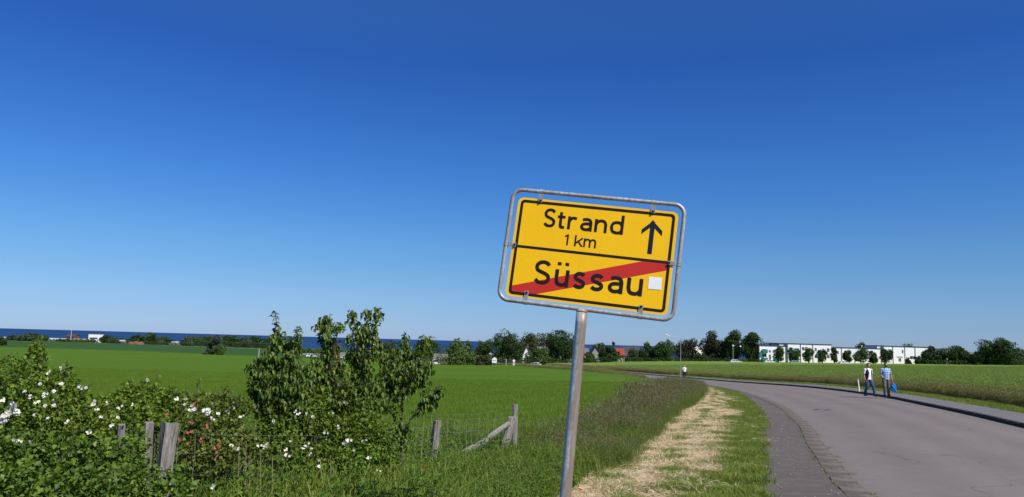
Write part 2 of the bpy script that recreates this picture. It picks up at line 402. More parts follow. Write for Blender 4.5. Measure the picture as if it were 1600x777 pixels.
# ------------------------------------------------------------------ foliage generators
def unit(v): return v / (np.linalg.norm(v, axis=-1, keepdims=True) + 1e-9)
def rdir(n): return unit(rng.normal(size=(n, 3)))
def leaf_arrays(pos, d, nrm, L, W, fold=.25, droop=.15):
    """folded leaves, 5 verts / 2 quads each"""
    d = unit(d); s = unit(np.cross(d, nrm)); up = np.cross(s, d); n = len(pos); L = L[:, None]; W = W[:, None]
    v = np.stack([pos, pos + d*L*.45 - s*W + up*L*fold*.5, pos + d*L*.5, pos + d*L*.45 + s*W + up*L*fold*.5, pos + d*L - up*L*droop], 1)
    b = np.arange(n)[:, None]*5
    f = np.concatenate([b + [0, 2, 4, 1], b + [0, 3, 4, 2]], 1).reshape(-1, 4)
    return v.reshape(-1, 3), f
def leaf_mesh(name, mat, pos, d, nrm, L, W, tint=None, fold=.25, droop=.15):
    v, f = leaf_arrays(pos, d, nrm, L, W, fold, droop)
    if tint is None: tint = rng.random(len(pos))
    return np_mesh(name, v, f, mat, attrs={'tint': np.repeat(tint, 2)})
def blob_leaves(blobs, leaf, dens=1.0, up=.5):
    """blobs [(x,y,z,r)] -> leaf positions/dirs on noisy shells"""
    P_, D_, N_ = [], [], []
    for x, y, z, r in blobs:
        n = int(dens * 3.5 * math.pi * r*r / (leaf*leaf*.45)); dr = rdir(n)
        # lumpy shell: sub-blobs pull the radius in and out
        k = rdir(9); lump = np.max(dr @ k.T, axis=1)
        rad = r*(.50 + .56*lump**4) * (1 - .5*rng.random(n)**2)
        P_.append(np.array([x, y, z]) + dr*rad[:, None]*np.array([1, 1, .95])); D_.append(dr*.6 + rng.normal(size=(n, 3))*.6 + [0, 0, -.05])
        N_.append(dr*.4 + rng.normal(size=(n, 3))*.5 + [0, 0, up])
    return np.concatenate(P_), np.concatenate(D_), np.concatenate(N_)
def blades(n, spread, h, w_, lean=.35, seg=2, base=None, ang=None):
    """grass blades (bent strips), returns V,F(quads)"""
    if base is None: base = np.c_[rng.uniform(-spread, spread, (n, 2)), np.zeros(n)]
    hh = h*(.55 + .45*rng.random(n)); a = rng.uniform(0, 2*np.pi, n) if ang is None else ang
    ld = np.c_[np.cos(a), np.sin(a), np.zeros(n)]; sd_ = np.c_[-np.sin(a + rng.normal(size=n)*.6), np.cos(a), np.zeros(n)]
    ln = lean*rng.random(n)*hh; V = []
    for k in range(seg+1):
        t = k/seg; c = base + ld*(ln*t*t)[:, None] + np.c_[np.zeros((n, 2)), hh*(t - .18*t*t*lean)]
        ww = w_*(1 - t*.85) + .0005; V += [c - sd_*ww/2, c + sd_*ww/2]
    V = np.stack(V, 1); b = np.arange(n)[:, None]*(2*(seg+1)); F = []
    for k in range(seg): F.append(b + [2*k, 2*k+1, 2*k+3, 2*k+2])
    return V.reshape(-1, 3), np.concatenate(F, 1).reshape(-1, 4)
def cat_(parts):
    V, F, T = [], [], []; o = 0
    for v, f, t in parts: V.append(v); F.append(f + o); T.append(np.broadcast_to(t, (len(f),))); o += len(v)
    return np.concatenate(V), np.concatenate(F), np.concatenate(T)

def make_scatter(name, label, pts, rz, sc, idx, protos, tilt=None):
    """one 'stuff' object: prototypes instanced on points by geometry nodes"""
    n = len(pts)
    me = bpy.data.meshes.new(name); me.vertices.add(n); me.vertices.foreach_set('co', np.asarray(pts, np.float32).ravel())
    tl = tilt if tilt is not None else rng.normal(size=n)*.08
    for a, v in (('rz', rz), ('sc', sc), ('tl', tl)):
        q = me.attributes.new(a, 'FLOAT', 'POINT'); q.data.foreach_set('value', np.asarray(v, np.float32))
    q = me.attributes.new('ix', 'INT', 'POINT'); q.data.foreach_set('value', np.asarray(idx, np.int32)); me.update()
    o = link(name, me); tag(o, label, None, None, 'stuff')
    col = bpy.data.collections.new(name + '_sources')
    for k, pm in enumerate(protos):
        po = bpy.data.objects.new('%s_source_%02d' % (name, k), pm); col.objects.link(po)
    g = bpy.data.node_groups.new(name, 'GeometryNodeTree')
    g.interface.new_socket('Geometry', in_out='INPUT', socket_type='NodeSocketGeometry'); g.interface.new_socket('Geometry', in_out='OUTPUT', socket_type='NodeSocketGeometry')
    N = g.nodes.new; gi = N('NodeGroupInput'); go = N('NodeGroupOutput'); ip = N('GeometryNodeInstanceOnPoints'); m2p = N('GeometryNodeMeshToPoints')
    ci = N('GeometryNodeCollectionInfo'); ci.inputs['Collection'].default_value = col; ci.inputs['Separate Children'].default_value = True; ci.inputs['Reset Children'].default_value = True
    def att(nm, dt='FLOAT'):
        a = N('GeometryNodeInputNamedAttribute'); a.data_type = dt; a.inputs['Name'].default_value = nm; return a.outputs['Attribute']
    cx = N('ShaderNodeCombineXYZ'); L = g.links.new
    L(att('tl'), cx.inputs[0]); L(att('rz'), cx.inputs[2]); L(gi.outputs[0], m2p.inputs[0]); L(m2p.outputs[0], ip.inputs['Points'])
    L(ci.outputs[0], ip.inputs['Instance']); ip.inputs['Pick Instance'].default_value = True; L(att('ix', 'INT'), ip.inputs['Instance Index'])
    L(cx.outputs[0], ip.inputs['Rotation']); L(att('sc'), ip.inputs['Scale']); L(ip.outputs[0], go.inputs[0])
    md = o.modifiers.new('scatter', 'NODES'); md.node_group = g
    return o

# ------------------------------------------------------------------ curves on the ground
def spline(pts, step=1.0):
    pts = np.array(pts, float); q = np.vstack([2*pts[0]-pts[1], pts, 2*pts[-1]-pts[-2]]); out = []
    for i in range(1, len(q)-2):
        L = np.linalg.norm(q[i+1]-q[i]); n = max(2, int(L/step)); t = np.linspace(0, 1, n, endpoint=False)[:, None]
        out.append(.5*((2*q[i]) + (-q[i-1]+q[i+1])*t + (2*q[i-1]-5*q[i]+4*q[i+1]-q[i+2])*t*t + (-q[i-1]+3*q[i]-3*q[i+1]+q[i+2])*t**3))
    out.append(pts[-1:]); return np.concatenate(out)
def offset(c, d):
    t = np.gradient(c, axis=0); t = unit(t); return c + np.c_[t[:, 1], -t[:, 0]]*d      # +d = to the right when walking away
def resample(c, n):
    s = np.r_[0, np.cumsum(np.linalg.norm(np.diff(c, axis=0), axis=1))]; q = np.linspace(0, s[-1], n)
    return np.c_[np.interp(q, s, c[:, 0]), np.interp(q, s, c[:, 1])]
def arclen(c): return np.r_[0, np.cumsum(np.linalg.norm(np.diff(c, axis=0), axis=1))]
def loft(name, A, B, n, ncol, mat, h=0.02, hf=None, uv=True, parent=None):
    A = resample(A, n); B = resample(B, n); u = np.linspace(0, 1, ncol+1)
    X = A[:, None, :]*(1-u)[None, :, None] + B[:, None, :]*u[None, :, None]
    Z = H(X[..., 0], X[..., 1]) + h
    if hf is not None: Z = Z + hf(X[..., 0], X[..., 1], u[None, :])
    V = np.concatenate([X, Z[..., None]], 2).reshape(-1, 3)
    i = np.arange(n-1)[:, None]; j = np.arange(ncol)[None, :]; a = i*(ncol+1) + j
    F = np.stack([a, a+1, a+ncol+2, a+ncol+1], -1).reshape(-1, 4)
    me = np_mesh(name, V, F, mat, smooth=True)
    if uv:
        l = me.uv_layers.new(name='uv'); U = np.tile(u, n); Vv = np.repeat(np.linspace(0, 1, n), ncol+1)
        l.data.foreach_set('uv', np.c_[U[F.ravel()], Vv[F.ravel()]].astype(np.float32).ravel())
    return link(name, me, parent)

PATH_L = spline([(1.2,-60),(1.3,-12),(1.5,0),(2.3,6),(3.15,9.9),(4.25,13),(6.2,19),(8.4,25.6),(12,38.5),(15.6,53),(18.3,66),(19.9,80),(20.3,92),(20.1,104),(19.4,120),(17.8,138),(16.4,158),(12.6,190),(7.6,228),(1.5,275)], .7)
ROAD_L = spline([(2.7,-60),(2.8,-12),(3.1,0),(3.8,6),(4.6,9.9),(5.35,12.4),(6.6,16.3),(8.75,22.8),(12.9,37.6),(18.4,63.5),(20.7,80),(21.2,92.5),(21.05,104),(20.3,120),(18.7,138),(17.3,158),(13.5,190),(8.5,228),(2.5,275),(-9,330)], .7)
ROAD_R = spline([(8.6,-60),(8.7,-12),(9.0,0),(10.0,7.5),(11.7,13.5),(14.6,21.9),(18.4,33.5),(22.5,48.4),(26.0,72),(27.2,94),(26.6,110),(25.2,122),(23.2,138),(21.3,158),(17.8,192),(13.2,230),(8,275),(-3,335)], .7)
WEED_R = spline([(-2.5,-60),(-1.6,-5),(-.9,3),(.0,7),(.72,9.8),(1.45,11.3),(2.15,13.3),(3.1,17.3),(4.3,21.5),(5.9,27),(8.1,34),(11.9,47.5),(15.7,62),(18,75),(18.6,86)], .7)
WHEAT_R = spline([(-3.4,9.5),(-2.0,11.5),(-.7,12.9),(.5,13.5),(1.3,15.2),(2.2,18.2),(3.2,21.8),(4.6,27.2),(6.3,34),(9.2,47),(12.8,61),(15.6,75),(17.2,90),(17.6,105),(17,120),(15.6,138),(14.2,158),(10.4,190),(5.6,228),(-1,272)], .7)

# ground, sea
def make_ground():
    rs = np.r_[0.3, np.exp(np.linspace(np.log(1.2), np.log(5900), 230))]; na = 420
    a = np.linspace(0, 2*np.pi, na, endpoint=False); X = rs[:, None]*np.sin(a); Y = rs[:, None]*np.cos(a)
    V = np.stack([X, Y, H(X, Y)], -1).reshape(-1, 3); V = np.vstack([V, [0, 0, Hs(0, 0)]])
    i = np.arange(len(rs)-1)[:, None]; j = np.arange(na)[None, :]; j2 = (j+1) % na
    F = np.stack([i*na+j, (i+1)*na+j, (i+1)*na+j2, i*na+j2], -1).reshape(-1, 4)
    F = np.vstack([F, [[len(V)-1, k, (k+1) % na, (k+1) % na] for k in range(0)]]) if False else F
    o = link('ground', np_mesh('ground', V, F[:, ::-1], M['ground'], smooth=True)); tag(o, kind='structure')
make_ground()
b = MB(); nn = 96
b.add([(0, 0, 0)] + [(60000*math.cos(2*math.pi*k/nn), 60000*math.sin(2*math.pi*k/nn), 0) for k in range(nn)], [(0, 1+k, 1+(k+1) % nn) for k in range(nn)])
o = b.build('sea', M['sea']); o.location = (0, 0, 1.65-19); tag(o, kind='structure')

road = loft('road', ROAD_L, ROAD_R, 420, 8, M['road'], .03, lambda x, y, u: .05*(1-(2*u-1)**2)); tag(road, kind='structure')
tag(loft('footpath', PATH_L, offset(ROAD_L, -.20), 420, 5, M['path'], .035), kind='structure')
tag(loft('verge', WEED_R, PATH_L[:np.argmin(np.abs(PATH_L[:, 1]-88))], 260, 8, M['verge'], .02), kind='structure')
tag(loft('pavement', offset(ROAD_R, .14), offset(ROAD_R, 1.75), 420, 3, M['pave'], .145), kind='structure')
tag(loft('grass_verge', offset(ROAD_R, 1.75), offset(ROAD_R, 4.6), 420, 4, M['soil'], .10), kind='structure')
tag(loft('weed_strip', offset(WEED_R, -14)[:len(WEED_R)], WEED_R, 260, 14, M['soil'], .012), kind='structure')

# kerbs: one stone after another
def kerb(name, line, off, wid, top, hgt, mat, y0, y1, length, far_to, label):
    root = empty(name, (0, 0, 0)); tag(root, label, kind='structure')
    c = offset(line, off); s = arclen(c); s0 = np.interp(y0, c[:, 1], s); s1 = np.interp(y1, c[:, 1], s); s2 = np.interp(far_to, c[:, 1], s)
    protos = []
    for k in range(4):
        b = MB(); b.box((0, 0, 0), (wid+.01*k, length-.008-.004*k, hgt), bev=.006+.002*k); protos.append(b.mesh('kerb_stone', mat))
    q = s0; k = 0; far = MB()
    while q < s2:
        x, y = np.interp(q+length/2, s, c[:, 0]), np.interp(q+length/2, s, c[:, 1])
        x2, y2 = np.interp(q+length/2+.3, s, c[:, 0]), np.interp(q+length/2+.3, s, c[:, 1])
        rz = math.atan2(y2-y, x2-x) - math.pi/2; z = Hs(x, y) + top - hgt/2
        jr = random.uniform(-1, 1)
        if q < s1:
            o = link('kerb_stone', protos[k % 4], root, (x + jr*.006, y, z + jr*.004), (random.uniform(-.003, .003), random.uniform(-.008, .008), rz + jr*.008))
        else: far.box((x, y, z), (wid, length-.02, hgt), rz)
        q += length; k += 1
    if far.v:
        o = far.build('kerb_stone', mat, root); o['kind'] = 'stuff'
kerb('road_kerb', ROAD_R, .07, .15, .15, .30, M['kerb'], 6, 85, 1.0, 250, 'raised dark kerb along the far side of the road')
kerb('flat_kerb', ROAD_L, -.14, .33, .040, .2, M['kerbflat'], 6, 40, .9, 66, 'worn flush kerb stones between the footpath and the road')
# tar-filled crack in the road
b = MB(); pc = [at(1268+i*3.2, 642.6+math.sin(i*1.3)*.5+i*.10) for i in range(11)]
for i in range(10):
    (x, y), (x2, y2) = pc[i], pc[i+1]; w_ = .13*(1-abs(i-3)/9)+.03
    q4 = []
    for qx, qy in ((x, y-w_), (x2, y2-w_), (x2, y2+w_), (x, y+w_)):
        hit, hp_, _, _ = road.ray_cast((qx, qy, 30), (0, 0, -1)); q4.append((qx, qy, (hp_[2] if hit else Hs(qx, qy)+.08)+.005))
    b.add(q4, [(0, 1, 2, 3)])
o = b.build('road_patch', M['dark']); tag(o, kind='structure')

# fields
def sheet(name, yl, xl, xr, mat, hgt, nx, hf, kind='structure'):
    """rows of constant y from xl(y) to xr(y), with a skirt to the ground"""
    u = np.linspace(0, 1, nx+1); u = u if xl is None else u
    X = xl[:, None]*(1-u) + xr[:, None]*u; Y = np.repeat(yl[:, None], nx+1, 1)
    Z = H(X, Y) + hgt + hf(X, Y)
    Z[:, 0] -= hgt; Z[:, -1] -= hgt; Z[0] = H(X[0], Y[0]); Z[-1] = H(X[-1], Y[-1])
    V = np.stack([X, Y, Z], -1).reshape(-1, 3); i = np.arange(len(yl)-1)[:, None]; j = np.arange(nx)[None]; a = i*(nx+1)+j
    F = np.stack([a, a+1, a+nx+2, a+nx+1], -1).reshape(-1, 4)
    o = link(name, np_mesh(name, V, F, mat, smooth=True)); tag(o, kind=kind); return o
def wav(X, Y, s, seed):
    r = np.random.default_rng(seed); z = np.zeros_like(X)
    for k in range(9):
        a = r.uniform(0, np.pi); f = s*r.uniform(.6, 2.4); z += np.sin((X*np.cos(a)+Y*np.sin(a))*f + r.uniform(0, 6.28) + 1.3*np.sin((X*np.sin(a)-Y*np.cos(a))*f*.6))/9
    return z
yl = np.r_[9.5, np.exp(np.linspace(np.log(9.7), np.log(271), 260)), 271.2]
wr = np.interp(yl, WHEAT_R[:, 1], WHEAT_R[:, 0])
sheet('wheat_field', yl, -.95*yl-12, wr, M['wheat'], .42, 240, lambda X, Y: .05*wav(X, Y, .5, 3))
RAPE_L = offset(ROAD_R, 4.3)
yl = np.r_[-20, np.linspace(-19, 120, 330), np.linspace(120.5, 288, 180), 288.3]
xl = np.interp(yl, RAPE_L[:, 1], RAPE_L[:, 0])
sheet('rape_field', yl, xl + 0*yl, np.maximum(.95*yl+30, xl+40), M['rape'], .72, 300, lambda X, Y: .13*wav(X, Y, 1.6, 5) + .10*wav(X, Y, .35, 6))
yl = np.r_[278, np.linspace(278.5, 455, 60), 456.]
sheet('far_crop_field', yl, -1.0*yl-40, -.16*yl - .12*(yl-278), M['field2'], .5, 90, lambda X, Y: .06*wav(X, Y, .1, 9))
yl = np.linspace(458, 520, 20)
sheet('far_meadow', yl, -1.0*yl-40, -.02*yl, M['field3'], .15, 60, lambda X, Y: .10*wav(X, Y, .1, 12))

# ------------------------------------------------------------------ the town sign
SR = (Matrix.Rotation(R_(-10.99969), 3, 'Z') @ Matrix.Rotation(R_(-2.10573), 3, 'X') @ Matrix.Rotation(R_(6.08870), 3, 'Y'))
SP = Vector((.48824811, 4.67111188, .54987882 + EYE))
foot_local = Vector((.060, .0, -2.36))
sign = empty('town_sign'); sign.matrix_world = Matrix.Translation(SP + SR @ foot_local) @ SR.to_4x4()
tag(sign, 'leaning yellow town sign in a rusty tube frame on a grey post beside the weeds', 'road sign')
OFF = -foot_local
def sl_(b, name, mat, label=None, smooth=False):
    me = b.mesh(name, mat, smooth); me.transform(Matrix.Translation(OFF)); o = link(name, me, sign)
    if label: o['label'] = label
    return o
def rrect(x0, x1, z0, z1, r, n=7):
    p = []
    for cx, cz, a0 in ((x1-r, z1-r, 0), (x0+r, z1-r, 90), (x0+r, z0+r, 180), (x1-r, z0+r, 270)):
        for k in range(n+1): a = R_(a0 + 90*k/n); p.append((cx + r*math.cos(a), cz + r*math.sin(a)))
    return p
YF = -.0021
b = MB(); b.prism(rrect(-.5, .5, -.3163, .3163, .035), -.002, .002); sl_(b, 'plate', M['yellow'])
b = MB(); po = rrect(-.4825, .4825, -.303, .303, .026); pi = rrect(-.4645, .4645, -.285, .285, .012); n = len(po)
b.add([(x, YF-.0006, z) for x, z in po] + [(x, YF-.0006, z) for x, z in pi], [(i, (i+1) % n, n+(i+1) % n, n+i) for i in range(n)])
sl_(b, 'border_line', M['black'])
b = MB(); b.add([(x, YF-.0007, z) for x, z in ((-.466, -.0065), (.466, -.0065), (.466, .0105), (-.466, .0105))], [(0, 1, 2, 3)]); sl_(b, 'divider_line', M['black'])
b = MB(); b.add([(x, YF-.0003, z) for x, z in ((-.468, -.2885), (-.318, -.2885), (.468, -.046), (.468, -.004), (.325, -.004), (-.468, -.250))], [(0, 1, 2, 3, 4, 5)])
sl_(b, 'red_stripe', M['red'], 'red diagonal stripe crossing out the lower half')
def cm(pts, k=6):
    if len(pts) < 3: return [np.array(p, float) for p in pts]
    q = [2*np.array(pts[0])-np.array(pts[1])] + [np.array(p, float) for p in pts] + [2*np.array(pts[-1])-np.array(pts[-2])]; out = []
    for i in range(1, len(q)-2):
        for j in range(k):
            t = j/k; out.append(.5*((2*q[i]) + (-q[i-1]+q[i+1])*t + (2*q[i-1]-5*q[i]+4*q[i+1]-q[i+2])*t*t + (-q[i-1]+3*q[i]-3*q[i+1]+q[i+2])*t**3))
    out.append(q[-2]); return out
_ly = [0]
def ribbon(b, pts, s):
    pts = [np.array(p, float) for p in pts]; L = []; Rr = []; _ly[0] = (_ly[0]+1) % 4; y = YF - .0009 - .00015*_ly[0]
    for i, p in enumerate(pts):
        t = pts[min(i+1, len(pts)-1)] - pts[max(i-1, 0)]; t /= np.linalg.norm(t); nrm = np.array([-t[1], t[0]])
        L.append(p + nrm*s/2); Rr.append(p - nrm*s/2)
    n = len(pts); b.add([(p[0], y, p[1]) for p in L+Rr], [(i, n+i, n+i+1, i+1) for i in range(n-1)])
SS = [(.97,.86),(.80,.96),(.53,1.0),(.27,.97),(.06,.86),(.02,.74),(.10,.61),(.35,.53),(.63,.47),(.90,.38),(.99,.25),(.93,.11),(.72,.02),(.46,0),(.20,.035),(0,.15)]
def glyph(b, ch, x0, x1, z0, cap, xh, s):
    low = ch not in 'S1dk'; top = cap if not low else xh
    l, r, bo = x0+s/2, x1-s/2, z0+s/2
    def mp(pts, t): return [(l+(r-l)*u, bo+(z0+t-s/2-bo)*v) for u, v in pts]
    def stem(x, t, z=z0): ribbon(b, [(x, z), (x, z0+t)], s)
    if ch in 'Ss': ribbon(b, cm(mp(SS, top)), s)
    if ch == 't':
        x = x0 + (x1-x0)*.42; ribbon(b, [(x, z0+cap*.86), (x, z0+cap*.30)] + cm([(x, z0+cap*.30), (x+s*.08, bo+s*.35), (x+s*.45, bo+.0), (x1-s*.05, bo)], 5)[1:], s)
        ribbon(b, [(x0, z0+xh-s*.5), (x1, z0+xh-s*.5)], s*.92)
    if ch == 'r': stem(l, xh); ribbon(b, cm(mp([(0,.60),(.22,.86),(.55,1.0),(1.08,.96)], xh)), s)
    if ch == 'a':
        ribbon(b, cm(mp([(.07,.90),(.30,.985),(.58,1.0),(.86,.92),(1,.70)], xh)) + [(r, z0)], s)
        ribbon(b, cm(mp([(1,.57),(.45,.57),(.12,.48),(.0,.29),(.12,.08),(.42,0),(.78,.05),(1,.22)], xh)), s)
    if ch == 'n': stem(l, xh); ribbon(b, cm(mp([(0,.62),(.22,.90),(.52,1.0),(.85,.92),(1,.66)], xh)) + [(r, z0)], s)
    if ch == 'm':
        stem(l, xh); mid = (l+r)/2; ww = (mid-l)
        for k in (0, 1):
            q = l + k*ww; ribbon(b, cm([(q+ww*u, bo+(xh-s)*v) for u, v in ((0,.62),(.22,.90),(.52,1.0),(.85,.92),(1,.66))]) + [(q+ww, z0)], s)
    if ch == 'd':
        stem(r, cap); ribbon(b, cm(mp([(1,.70),(.80,.95),(.50,1.0),(.14,.90),(0,.62),(0,.38),(.14,.10),(.50,0),(.80,.05),(1,.30)], xh)), s)
    if ch in 'uü':
        stem(r, xh); ribbon(b, [(l, z0+xh)] + cm(mp([(0,.40),(.13,.10),(.46,0),(.78,.06),(1,.30)], xh)), s)
        if ch == 'ü':
            for q in (l + (r-l)*.14, l + (r-l)*.86): ribbon(b, [(q, z0+cap*.875), (q, z0+cap*1.0)], s)
    if ch == '1': stem(r, cap); ribbon(b, [(x0, z0+cap*.78), (r, z0+cap-s*.45)], s*.9)
    if ch == 'k':
        stem(l, cap); ribbon(b, [(x1-s*.35, z0+xh), (l, z0+cap*.24)], s*.95); ribbon(b, [(l+(r-l)*.34, z0+xh*.62), (x1-s*.3, z0)], s)
def word(chars, boxes, z0, cap, xh, s, label):
    b = MB()
    for ch, (a, c) in zip(chars, boxes): glyph(b, ch, a/1000, c/1000, z0/1000, cap/1000, xh/1000, s/1000)
    sl_(b, 'lettering', M['black'], label)
word('Strand', [(-322,-246),(-234,-186),(-169,-108),(-88,-14),(0,78),(98,179)], 142, 121, 83, 18, 'black word Strand on the upper half')
word('1km', [(-173,-150),(-111,-58),(-54,24)], 41, 69, 55, 10.5, 'small black text 1 km under the upper word')
word('Süssau', [(-336,-232),(-205,-116),(-89,-12),(17,100),(127,219),(240,336)], -222, 153, 107, 23, 'black word Süssau crossed by the red stripe')
b = MB(); ribbon(b, [(.353, .243), (.353, .043)], .027)
for sx in (-1, 1):
    _ly[0] += 1; y = YF-.0016-.0001*(sx+1)
    b.add([(.353+q*sx, y, z) for q, z in ((-.006, .254), (.062, .190), (.062, .161), (-.006, .224))], [(0, 1, 2, 3)] if sx > 0 else [(3, 2, 1, 0)])
sl_(b, 'arrow', M['arrow'], 'black arrow pointing straight up')
b = MB(); b.box((.406, YF-.0014, -.132), (.078, .0008, .074), M=Matrix.Rotation(R_(-1.5), 3, 'Y')); sl_(b, 'sticker', M['white'], 'square white sticker')
b = MB(); fr = rrect(-.541, .533, -.343, .364, .062, 8); b.tube([(x, .0, z) for x, z in fr], .0130, n=12, closed=True); sl_(b, 'frame', M['galv'], smooth=True)
b = MB(); b.tube([(-.011 + .036*2.1*k/24, .0, -.352 - 2.1*k/24) for k in range(25)], .0345, n=20); b.tube([(-.011, 0, -.338), (-.011, 0, -.353), (-.011, 0, -.362)], [.026, .0355, .0348], n=20)
post = sl_(b, 'post', M['galvpost'], 'grey steel post with a brown rust-stained right side', smooth=True)
for x, z, dx, dz in ((-.357, .364, 0, -1), (.345, .364, 0, -1), (-.366, -.343, 0, 1), (.340, -.343, 0, 1), (-.541, .008, 1, 0), (.533, .0, -1, 0)):
    b = MB(); L = .066 if dz else .062
    size = (.026, .004, L) if dz else (L, .004, .026)
    b.box((x+dx*(L/2+.004), -.0075, z+dz*(L/2+.004)), size, bev=.0015)
    ends = [(x-.013*abs(dz), 0, z-.013*abs(dx)), (x+.013*abs(dz), 0, z+.013*abs(dx))]
    b.tube(ends, .0155, n=12)
    cl = sl_(b, 'clamp', M['galv'])
    b = MB(); q = .052 if dz else .05; c_ = (x+dx*(q+.008), z+dz*(q+.008)); b.tube([(c_[0], -.0095, c_[1]), (c_[0], -.0155, c_[1])], .0075, n=6)
    me = b.mesh('bolt', M['dark']); me.transform(Matrix.Translation(OFF)); bo = link('bolt', me, cl)

# ------------------------------------------------------------------ wire fence with weathered posts
def post_mesh(name, path, rads, seed, n=10, jag=.0):
    """hewn post: rings along path with uneven radius and split grooves"""
    r = np.random.default_rng(seed); m_ = len(path); V = []; F = []; g = r.normal(size=n)*.07
    g[r.integers(0, n)] -= .28; g[r.integers(0, n)] -= .2
    for i, p in enumerate(path):
        t = i/(m_-1)
        for k in range(n):
            a = 2*math.pi*k/n; rr = rads[i]*(1+g[k]+r.normal()*.045); zz = p[2] + (r.normal()*jag*.4 + math.sin(a+seed)*jag if i == m_-1 else 0)
            V.append((p[0]+rr*math.cos(a), p[1]+rr*math.sin(a), zz))
    for i in range(m_-1):
        for k in range(n): k2 = (k+1) % n; F.append((i*n+k, i*n+k2, (i+1)*n+k2, (i+1)*n+k))
    F.append(tuple(range(n))[::-1]); F.append(tuple((m_-1)*n+k for k in range(n)))
    me = bpy.data.meshes.new(name); me.from_pydata(V, [], F); me.materials.append(M['wood']); me.update(); return me
def vpost(p_top, drop, rt, rb, seed, lean=(0, 0), n=10, jag=.006, rings=9):
    x, y, z = p_top; return post_mesh('post', [(x+lean[0]*(1-k/rings), y+lean[1]*(1-k/rings), z-drop*(1-k/rings)) for k in range(rings+1)], [rb+(rt-rb)*k/rings for k in range(rings+1)], seed, n, jag)
fence = empty('wire_fence', (0, 0, 0)); tag(fence, 'old wire mesh fence on weathered grey posts sagging from the rose bushes towards the wheat', 'fence')
A_ = P(266, 661, 5.4); o = link('post', vpost(A_, 1.15, .058, .036, 3, (-.06, 0), 12, .008, 12), fence); o['label'] = 'thick pale grey split post among the roses'
B1 = P(190, 664, 6.1); link('post', vpost(B1, 1.1, .033, .033, 5), fence)
B2 = P(233, 660, 5.9); link('post', vpost(B2, 1.1, .030, .026, 6, (.04, 0)), fence)
D_ = P(684, 657, 9.6); link('post', vpost(D_, 1.2, .054, .060, 8, (-.10, 0), 10, .006), fence)
E_ = P(805, 632, 12.2); o = link('post', vpost(E_, 1.3, .046, .044, 11, (-.0, 0), 10, .004), fence)
s0 = P(801, 652, 12.0); s1 = P(781, 722, 11.9)
pp = [tuple(s1*(1-t)+s0*t) for t in np.linspace(0, 1, 9)]; o = link('brace', post_mesh('brace', pp, [.062]*9, 13, 10, .01), fence); o['label'] = 'short slanting post propped against the end post'
s0 = P(797, 662, 12.0); s1 = P(704, 722, 10.4); ax = unit(s0-s1)
bb = MB(); pts = [s1*(1-t)+s0*t + np.array([0, 0, .012*math.sin(t*9)]) for t in np.linspace(0, 1, 14)]; bb.tube(pts, [.036+.006*math.sin(k*2.1) for k in range(14)], n=8, ry=[.045]*14)
o = bb.build('brace', M['wood'], fence); o['label'] = 'long diagonal rail leaning up to the end post'
def wires(b, p, q, hts, n, cols, sag=.05, r=.0009, seed=0):
    rr = np.random.default_rng(seed); p = np.array(p); q = np.array(q); rows = []
    for k, hh in enumerate(hts):
        ph = rr.uniform(0, 6.28); pts = []
        for t in np.linspace(0, 1, n): pts.append(p*(1-t)+q*t + np.array([0, 0, hh - sag*4*t*(1-t) + .012*math.sin(t*14+ph)]))
        b.tube(pts, r, n=3, cap=False); rows.append(pts)
    for c in range(cols):
        t = (c+.5)/cols*(n-1); i = int(t); f = t-i
        b.tube([rw[i]*(1-f)+rw[min(i+1, n-1)]*f + np.array([rr.normal()*.006, 0, 0]) for rw in rows], r*.8, n=3, cap=False)
b = MB()
hts = [-.04, -.20, -.36, -.50, -.64, -.76, -.88]
wires(b, A_, D_, hts, 26, 26, .10, seed=1)
dd = D_ + np.array([0, 0, .06]); wires(b, dd, E_ + np.array([0, 0, -.16]), hts, 14, 14, .02, seed=2)
W0 = P(560, 646, 12.4); wires(b, W0, E_ + np.array([0, 0, -.02]), hts[:6], 24, 20, .06, seed=3)
wires(b, P(-420, 672, 7.2), B1 + np.array([0, 0, -.02]), [0, -.45], 18, 0, .02, seed=4); wires(b, B1, A_, [-.05, -.45], 5, 0, .01, seed=5)
o = b.build('wire_mesh', M['wire'], fence); o['kind'] = 'stuff'

# ------------------------------------------------------------------ bushes and saplings
def px_blob(px, py, rp, dep): p = P(px, py, dep); return (p[0], p[1], p[2], rp*dep/FPX)
flower_protos = {}
def flower_cluster(mat, nf, size, seed):
    key = (mat, nf, seed)
    if key in flower_protos: return flower_protos[key]
    r = np.random.default_rng(seed); b = MB()
    for k in range(nf):
        c = r.normal(size=3)*size*1.0*np.array([1, .5, .7]) if nf > 1 else np.zeros(3)
        nn = unit(np.array([r.normal()*.5, -1, .5+r.normal()*.4])); s = unit(np.cross(nn, [0, 0, 1.])); u_ = np.cross(s, nn)
        for j in range(5):
            a = 2*math.pi*j/5 + r.random(); d = s*math.cos(a)+u_*math.sin(a); e = np.cross(nn, d); rr = size*(.9+.2*r.random())
            b.add([c, c+d*rr*.6-e*rr*.42+nn*rr*.12, c+d*rr+nn*rr*.22, c+d*rr*.6+e*rr*.42+nn*rr*.12], [(0, 1, 2, 3)])
    me = b.mesh('flower_cluster', M[mat]); flower_protos[key] = me; return me
